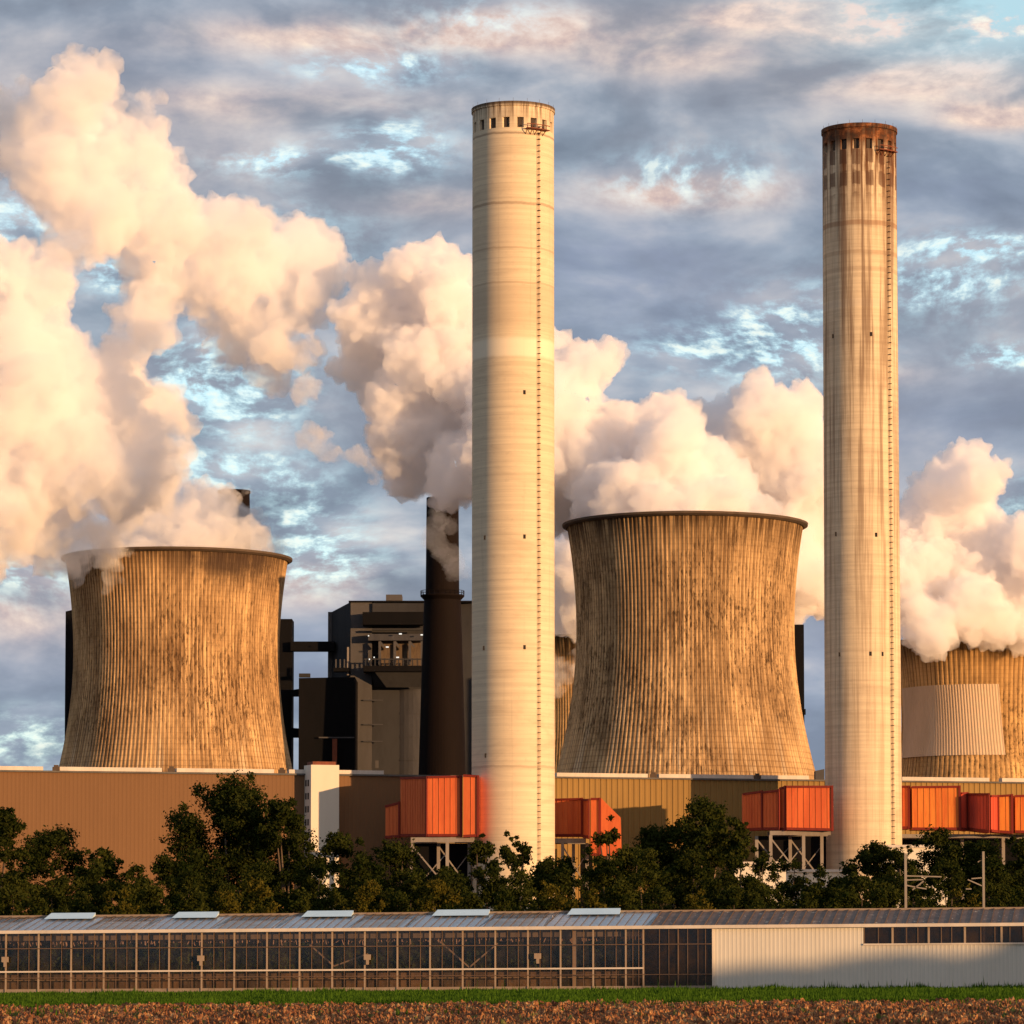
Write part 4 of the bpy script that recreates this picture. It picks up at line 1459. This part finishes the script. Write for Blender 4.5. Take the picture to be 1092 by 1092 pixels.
    x = 2.0
    while x < 690:
        p, q = roofpt(x, .1), roofpt(x + 9, .95)
        r_, s_ = roofpt(x + 9, .1), roofpt(x + 1, .95)
        dn = Vector((0, 0, -.12))
        mb.bar(p + dn, q + dn, .05)
        mb.bar(r_ + dn, s_ + dn, .05)
        x += 9.4 * 2
    mb.build('wind_bracing', M['alu_dark'], t)
    p, q = roofpt(-25, 1), roofpt(1125, 1)
    mb = MB()
    mb.bar(p + Vector((0, 0, .05)), q + Vector((0, 0, .05)), .16)
    mb.build('ridge', M['alu'], t)
    # open ridge vents: pale flaps raised above the ridge
    ventm = worn('pale vent glass', (0.60, 0.78, 0.86), (0.50, 0.67, 0.75), scale=.6, rough=.25, spec=.6)
    blind = worn('pale roof screen', (0.50, 0.60, 0.68), (0.40, 0.49, 0.56), scale=.7, rough=.3, spec=.6)
    for (a, b) in ((30, 82), (168, 216), (308, 362), (449, 510), (595, 652)):
        p, q = roofpt(a, .74), roofpt(b, .74)
        r_, s_ = roofpt(b - 2, 1.0), roofpt(a + 2, 1.0)
        up = Vector((0, 0, .12))
        up2 = Vector((0, 0, .30))
        mb = MB()
        mb.quad(p + up, q + up, r_ + up2, s_ + up2)
        mb.quad(s_ + up2, r_ + up2, r_ + Vector((0, 0, .05)), s_ + Vector((0, 0, .05)))
        mb.quad(p + up, s_ + up2, s_ + Vector((0, 0, .05)))
        mb.quad(q + up, r_ + Vector((0, 0, .05)), r_ + up2)
        mb.build('ridge_vent', ventm, t)
    # screens drawn under the glass
    for a, b, kind in secs:
        if not kind:
            mb = MB()
            dn = Vector((0, 0, -.05))
            mb.quad(roofpt(a + 6, 0.02) + dn, roofpt(b - 6, 0.02) + dn, roofpt(b - 2, .97) + dn, roofpt(a + 12, .97) + dn)
            mb.build('screen', blind, t)
    for a, b, kind in secs:
        if kind:
            mb = MB()
            dn = Vector((0, 0, -.05))
            mb.quad(roofpt(a - 5.5, 0.02) + dn, roofpt(b + 5.5, 0.02) + dn, roofpt(b + 3, .66) + dn, roofpt(a + 3, .66) + dn)
            mb.build('screen', blind, t)
    # back wall and end walls
    mb = MB()
    for x0, x1 in ((-25, 1125),):
        p, q = at(x0) + uy * 2 * ridge_d, at(x1) + uy * 2 * ridge_d
        mb.quad((p.x, p.y, -.2), (q.x, q.y, -.2), (q.x, q.y, zz(q, 4.6)), (p.x, p.y, zz(p, 4.6)))
    mb.build('back_wall', darkglass, t)
    for x in (-25, 1125):
        mb = MB()
        p = at(x)
        q = p + uy * 2 * ridge_d
        rp = roofpt(x, 1)
        mb.quad((p.x, p.y, -.3), (q.x, q.y, -.3), (q.x, q.y, zz(q, 4.6)), tuple(rp), (p.x, p.y, zz(p, 4.6)))
        mb.build('gable_wall', darkglass, t)
    # crop inside: rows of tall leafy plants with hanging strings
    rng = np.random.default_rng(5)
    nl = 60000
    xs = -25 + rng.random(nl) * 715
    bk = 1.6 + rng.integers(0, 6, nl) * 1.5 + rng.random(nl) * .5
    z = 1.45 + rng.random(nl) ** 0.8 * 2.15
    base = np.array([tuple(gh_pt(x)) for x in xs]) + np.array([uy.x, uy.y, 0])[None, :] * bk[:, None]
    base[:, 2] = z + .0063 * base[:, 0]
    d1 = rng.normal(size=(nl, 3)) * .12
    d2 = rng.normal(size=(nl, 3)) * .12
    v = np.stack([base - d1, base + d2, base + d1, base - d2], 1).reshape(-1, 3)
    o = mesh_np('crop_rows', v, np.arange(nl * 4).reshape(-1, 4), M['crop'])
    tag(o, 'dark green rows of tall crop plants growing inside the greenhouse', 'plants', kind='stuff')
    mb = MB()
    for k in range(520):
        x = -20 + rng.random() * 700
        p = at(x, -1.4 - rng.random() * 1.5)
        h = 3.45 + rng.random() * .35
        mb.bar((p.x, p.y, zz(p, h)), (p.x + rng.normal() * .12, p.y, zz(p, h + .45)), .05)
    o = mb.build('plant_string', worn('pinkish string', (0.45, 0.33, 0.30)))
    tag(o, 'mass of pale strings hanging above the crop plants in the greenhouse', 'strings', kind='stuff')
    # pale growing gutter/bench wall behind lower glass
    mb = MB()
    p, q = at(-25, -1.0), at(686, -1.0)
    mb.quad((p.x, p.y, 0 + zz(p, 0)), (q.x, q.y, zz(q, 0)), (q.x, q.y, zz(q, 1.45)), (p.x, p.y, zz(p, 1.45)))
    mb.build('bench_front', worn('dusty foil', (0.20, 0.13, 0.085), (0.07, 0.055, 0.05), scale=.35, stretch=(1, 1, .6), amt=1.0), t)
    mb = MB()
    p, q = at(-25, -.9), at(686, -.9)
    mb.quad((p.x, p.y, zz(p, 3.95)), (q.x, q.y, zz(q, 3.95)), (q.x, q.y, zz(q, 4.5)), (p.x, p.y, zz(p, 4.5)))
    mb.build('roller_screen', worn('grey roller screen', (0.20, 0.165, 0.14), (0.12, 0.10, 0.09), scale=.7), t)
greenhouse()


# ---- railway masts
def mast(px, ytop, ybot, Y, arms, label):
    x = XP(px, Y)
    z1 = ZP(ytop, Y)
    t = thing('railway_mast', (x, Y, ground_z(x)), label, 'mast', 'railway catenary masts')
    mb = MB()
    mb.bar((x, Y, ground_z(x) - .2), (x, Y, z1), .20, .20)
    mb.build('pole', M['steel'], t)
    for (x0, y0, x1, y1) in arms:
        mb = MB()
        mb.bar(P(x0, y0, Y), P(x1, y1, Y), .10)
        mb.build('bracket', M['steel'], t)
    return t
mast(965.5, 910, 970, 322, ((966, 934, 1004, 935), (966, 938.5, 984, 938), (973, 949, 985, 939.5), (976, 946, 988, 948), (966, 944, 976, 946)), 'steel railway mast with bracket arms behind the white greenhouse end')
mast(1048.5, 908, 970, 345, ((1048, 945, 1032, 938), (1030, 948, 1036, 948), (1048, 936, 1036, 937)), 'second railway mast, nearer the right edge, half hidden by trees')

# ------------------------------------------------------------------ trees
big = [
    # px, ytop, w, Y, mat, leaves, lobes, label
    (4, 862, 62, 430, 'leaf_dark', 7000, 22, 'tall dark tree cut by the left edge of the picture'),
    (58, 882, 104, 440, 'leaf_dark', 12000, 34, 'broad dark tree second from the left edge before the tan wall'),
    (108, 905, 62, 425, 'leaf_mid', 6000, 18, 'rounded tree on the right shoulder of the broad left tree'),
    (140, 922, 60, 418, 'leaf_mid', 5000, 16, 'low tree in the dip before the tan wall'),
    (178, 912, 60, 420, 'leaf_dark', 6000, 18, 'small tree at the left foot of the tallest tree'),
    (246, 827, 146, 430, 'leaf_dark', 30000, 44, 'tallest tree, ragged crown rising before the tan hall'),
    (300, 852, 70, 424, 'leaf_dark', 10000, 22, 'slimmer crown joined to the right of the tallest tree'),
    (366, 888, 70, 430, 'leaf_dark', 9000, 22, 'round dark tree at the foot of the white stair tower'),
    (420, 897, 90, 425, 'leaf_dark', 10000, 26, 'broad dark tree under the left duct casing'),
    (470, 925, 70, 415, 'leaf_mid', 6000, 18, 'low tree below the steel legs of the left duct'),
    (512, 890, 44, 420, 'leaf_dark', 5000, 14, 'narrow tree before the left side of the near smokestack'),
    (548, 887, 44, 424, 'leaf_dark', 3200, 10, 'airy small tree silhouetted before the near smokestack foot'),
    (590, 914, 80, 420, 'leaf_dark', 8000, 22, 'low spreading tree before the near smokestack foot'),
    (644, 870, 44, 424, 'leaf_dark', 2300, 11, 'thin see-through young tree before the sloping orange duct end'),
    (668, 903, 80, 416, 'leaf_mid', 8000, 20, 'low round tree right of the thin young tree'),
    (706, 880, 90, 428, 'leaf_dark', 11000, 26, 'mid height tree left of the tree with a pale trunk'),
    (752, 852, 88, 424, 'leaf_mid', 14000, 30, 'tall tree with a pale leaning trunk before the ochre wall'),
    (786, 872, 44, 420, 'leaf_mid', 6000, 16, 'slim crown just left of the braced duct legs'),
    (850, 938, 76, 416, 'leaf_dark', 2600, 14, 'sparse low tree letting the white sheds show through'),
    (806, 936, 50, 412, 'leaf_dark', 2600, 12, 'sparse bush before the left white shed'),
    (812, 908, 40, 414, 'leaf_dark', 1100, 9, 'see-through shrub before the white shed, left one of three'),
    (840, 916, 46, 416, 'leaf_dark', 1300, 10, 'see-through shrub between the left and middle white sheds'),
    (872, 922, 44, 414, 'leaf_dark', 1300, 10, 'see-through shrub before the sooty smokestack foot'),
    (962, 902, 44, 416, 'leaf_dark', 1800, 11, 'see-through tree before the white shed beside the mast'),
    (934, 898, 68, 420, 'leaf_dark', 9000, 24, 'pointed dark tree before the foot of the sooty smokestack'),
    (897, 935, 50, 414, 'leaf_dark', 5000, 16, 'low dark tree left of the pointed dark tree'),
    (1000, 884, 84, 426, 'leaf_dark', 8500, 24, 'tall tree before the right duct beside the railway mast'),
    (1050, 896, 70, 424, 'leaf_mid', 8000, 20, 'bushy tree between the tall tree and the right edge'),
    (1088, 893, 66, 420, 'leaf_dark', 9000, 22, 'dark tree cut by the right edge of the picture'),
    (975, 925, 50, 412, 'leaf_mid', 3500, 12, 'small tree directly behind the first railway mast'),
]
for i, (px, yt, wd, Y, mt, lv, lb, label) in enumerate(big):
    pale = 'pale' in label
    make_tree(px, yt, wd, Y, M[mt], 'deciduous_tree', label, 'trees in the belt behind the greenhouse', leaves=lv, lobes=lb, seed=i,
              trunk_mat=M['bark_pale'] if (pale or i == 5) else M['bark'], crown_from=0.22 if ('see' not in label and 'airy' not in label) else .4)
# front bushes, close behind the greenhouse
places = [(8, 'left edge'), (46, ''), (84, ''), (126, ''), (165, ''), (203, ''), (240, ''), (276, ''), (318, ''), (352, ''), (392, ''), (430, ''), (466, ''), (504, ''),
          (545, ''), (586, ''), (622, ''), (662, ''), (700, ''), (742, ''), (778, ''), (815, ''), (858, ''), (900, ''), (944, ''), (986, ''), (1026, ''), (1064, ''), (1098, '')]
marks = ['at the far left edge', 'below the broad left tree', 'left of the dip in the treeline', 'in the dip of the treeline', 'below the tan wall, left of the tallest tree',
         'at the left foot of the tallest tree', 'right below the tallest tree', 'with yellowish leaves under the tallest tree', 'left of the white stair tower foot', 'below the white stair tower',
         'below the left end of the left duct', 'under the left duct', 'under the left duct legs', 'left of the near smokestack foot', 'below the near smokestack', 'right of the near smokestack foot',
         'below the thin young tree', 'left of the pale trunk tree', 'below the mid height tree', 'below the pale trunk', 'left of the white sheds', 'before the left white shed',
         'before the middle white shed', 'left of the pointed dark tree', 'below the pointed dark tree', 'right of the first railway mast', 'between the two railway masts',
         'below the second railway mast', 'at the far right edge']
tops = [938, 940, 938, 948, 940, 945, 950, 938, 948, 945, 940, 945, 938, 948, 944, 940, 948, 936, 945, 950, 945, 950, 952, 945, 940, 948, 944, 940, 946]
for i, ((px, _), mk, yt) in enumerate(zip(places, marks, tops)):
    make_tree(px, yt, 58, 372 + (i * 7) % 16, M['leaf_warm'] if i in (3, 6, 7, 10, 12, 15, 16, 19, 26) else M['leaf_mid'], 'bush',
              'low olive bush behind the greenhouse, ' + mk, 'bushes close behind the greenhouse', leaves=3600, lobes=16, leaf=.26, seed=300 + i, crown_from=.04, forks=3)
# a middle row of small trees that closes the belt
mid = [(20, 925), (62, 930), (100, 925), (150, 936), (196, 928), (230, 925), (275, 918), (330, 915), (384, 912), (436, 925), (482, 930), (520, 925), (560, 922), (604, 925),
       (650, 915), (690, 905), (735, 895), (775, 905), (820, 942), (872, 944), (915, 930), (950, 925), (1010, 915), (1060, 912)]
spots = ['at the left edge behind the first bushes', 'under the broad left tree', 'between broad left tree and the dip', 'in the middle of the dip', 'under the left limbs of the tallest tree',
         'deep under the tallest tree', 'in the shade right of the tallest tree', 'hiding the foot of the white stair tower', 'right of the white stair tower', 'before the left duct legs',
         'under the right end of the left duct', 'left before the near smokestack base', 'right before the near smokestack base', 'right beside the near smokestack base',
         'beneath the sloping duct end', 'between the thin tree and the pale trunk', 'wrapped round the pale trunk', 'left of the braced duct legs', 'in front of the left white shed',
         'in front of the middle white shed', 'before the sooty smokestack base', 'left of the first railway mast', 'right of the first railway mast', 'behind the second railway mast']
for i, ((px, yt), sp_) in enumerate(zip(mid, spots)):
    make_tree(px, yt, 62, 396 + (i * 5) % 12, M['leaf_dark'] if i % 3 else M['leaf_mid'], 'small_tree', 'small dark tree of the middle row, ' + sp_, 'middle row of the tree belt',
              leaves=4200, lobes=18, leaf=.28, seed=500 + i, crown_from=.08, forks=3)
# the wooded rise to the right of the camera, out of frame, whose shade lies on the white wall
for i, (wx, s, h) in enumerate([(745, 177, 16.6), (768, 180, 16.9), (795, 182, 17.0), (825, 178, 16.9), (855, 183, 17.1), (885, 179, 17.0), (915, 182, 17.2), (950, 178, 17.2), (985, 183, 17.4), (1020, 179, 17.4), (1060, 182, 17.7), (1100, 178, 17.6), (1150, 182, 18)]):
    a = SUN_AZ
    wp = gh_pt(wx)
    base = Vector((math.cos(a), math.sin(a), 0)) * (wp.x * math.cos(a) + wp.y * math.sin(a))
    # along-sun coordinate of the wall is about c; move s metres towards the sun
    wall_p = gh_pt(960)
    c = wall_p.x * -math.sin(a) + wall_p.y * math.cos(a)
    pos = base + Vector((-math.sin(a), math.cos(a), 0)) * (c - s)
    rng = np.random.default_rng(900 + i)
    t = thing('deciduous_tree', (pos.x, pos.y, 0), 'field edge tree right of the view, shading the white wall', 'tree', 'field edge trees beside the camera')
    v, f, cs, rs = crown_arrays(4.6, h * .92, 90, 14000, .45, rng)
    v[:, 2] += h * .08
    v[:, 2] *= h / v[:, 2].max()
    mesh_np('crown', v, f, M['leaf_dark'], parent=t)
    mb = MB()
    mb.tube([(pos.x, pos.y, -.3), (pos.x, pos.y, h * .7)], [.35, .12], 8)
    mb.build('trunk', M['bark'], t)

# ------------------------------------------------------------------ steam
A = 975
stA = steam_material('loose steam', 0.22, g=0.0, nscale=0.085, lo=0.38, wispy=True, width=0.16)
stB = steam_material('dense steam', 0.34, g=0.0)
stC = steam_material('far steam', 0.28, g=0.0)
stW = steam_material('thin steam', 0.04, g=0.1)
stV = steam_material('veil steam', 0.15, g=0.0, nscale=0.16, lo=0.38, wispy=True, width=0.2)
plume('steam_plume', [(187, 606, 66, 984), (187, 560, 60, 984), (125, 552, 44, 960), (62, 545, 52, 950), (235, 575, 42, 978), (262, 572, 26, 982), (-10, 520, 85, 932), (60, 480, 75, 938), (130, 500, 62, 949),
                      (-10, 420, 80, 932), (70, 410, 66, 940), (-25, 330, 72, 932), (30, 320, 42, 934), (130, 400, 48, 949), (175, 445, 28, 956), (150, 340, 44, 952), (185, 285, 54, 958),
                      (165, 225, 50, 955), (235, 260, 56, 966), (285, 290, 54, 974), (318, 285, 26, 976), (265, 345, 40, 970), (300, 365, 32, 976), (290, 395, 22, 974), (85, 110, 46, 942), (50, 140, 50, 937),
                      (10, 130, 40, 932), (130, 150, 44, 949), (95, 195, 50, 944), (150, 195, 36, 952), (88, 84, 36, 940), (112, 92, 26, 940), (62, 98, 30, 938), (86, 66, 24, 942), (36, 92, 24, 935), (160, 100, 18, 954), (85, 250, 26, 942), (195, 480, 18, 960), (250, 530, 22, 968)],
      stA, 'huge loose golden steam cloud rising over the leftmost cooling tower', 0.8, 9.0, 1)
B = 945
plume('steam_plume', [(728, 566, 92, 930), (700, 520, 46, 938), (755, 540, 34, 938), (640, 490, 58, 945), (690, 460, 46, 939), (722, 475, 44, 938), (600, 505, 58, 949), (560, 470, 70, 954), (612, 400, 38, 948),
                      (628, 392, 22, 946), (570, 400, 50, 953), (530, 410, 66, 957), (480, 400, 62, 963), (445, 340, 52, 967), (430, 290, 30, 969), (455, 285, 20, 966), (480, 330, 42, 963), (402, 345, 44, 972),
                      (392, 300, 16, 972), (398, 400, 38, 972), (440, 450, 48, 967), (455, 495, 28, 966), (500, 500, 40, 961), (380, 375, 21, 972), (800, 556, 22, 938), (660, 530, 40, 943)],
      stB, 'dense cream steam billow between stained cooling tower and smokestack, reaching left', 0.62, 7.5, 2)
C = 1250
plume('steam_plume', [(640, 690, 62, 1285), (610, 640, 40, C), (640, 600, 60, C), (700, 560, 60, C), (770, 520, 60, C), (800, 460, 46, C), (815, 435, 32, C), (845, 450, 36, C), (850, 520, 58, C),
                      (880, 560, 60, C), (830, 590, 60, C), (880, 610, 46, C), (840, 630, 28, C), (760, 455, 34, C), (590, 600, 40, C), (895, 470, 30, C)],
      stC, 'pinkish steam bank behind the stained cooling tower, left of the sooty smokestack', 1.0, 8.5, 3)
D = 1275
plume('steam_plume', [(1046, 655, 40, 1266), (1096, 652, 44, 1266), (1050, 655, 40, D), (1020, 525, 42, D), (998, 520, 26, D), (1042, 510, 28, D), (1040, 560, 42, D), (985, 570, 44, D), (1000, 610, 56, D), (1050, 620, 52, D), (1095, 620, 50, D),
                      (965, 630, 44, D), (940, 600, 40, D), (1000, 650, 34, D), (1090, 650, 36, D), (1085, 572, 26, D), (1120, 600, 50, D), (988, 662, 30, 1266), (1020, 660, 28, 1266)],
      stC, 'rounded steam cloud hiding the top of the far right cooling tower', 0.9, 8.5, 4)
plume('steam_wisp', [(462, 575, 13, 1015), (475, 590, 15, 1015), (484, 606, 13, 1015), (468, 552, 10, 1015), (480, 560, 9, 1015), (494, 612, 9, 1015)],
      stW, 'thin wisp of steam across the top of the dark brown chimney', .35, 2.0, 5, spread=4, group='small steam wisps')
plume('steam_wisp', [(232, 548, 22, 1020), (246, 562, 26, 1020), (240, 534, 13, 1020), (268, 570, 22, 1020), (222, 560, 24, 1020), (290, 584, 14, 1015), (255, 546, 10, 1020)],
      stV, 'thin veil of steam over the top of the far chimney behind the leftmost tower', .5, 3.0, 7, spread=4, group='small steam wisps')
plume('steam_wisp', [(335, 470, 19, 950), (352, 485, 12, 950), (380, 488, 14, 950), (398, 500, 12, 950), (320, 418, 12, 950), (332, 410, 10, 950), (415, 492, 14, 950), (345, 462, 9, 950)],
      stV, 'ragged orange steam scraps left of the dense billow', .35, 2.6, 6, spread=6, group='small steam wisps')
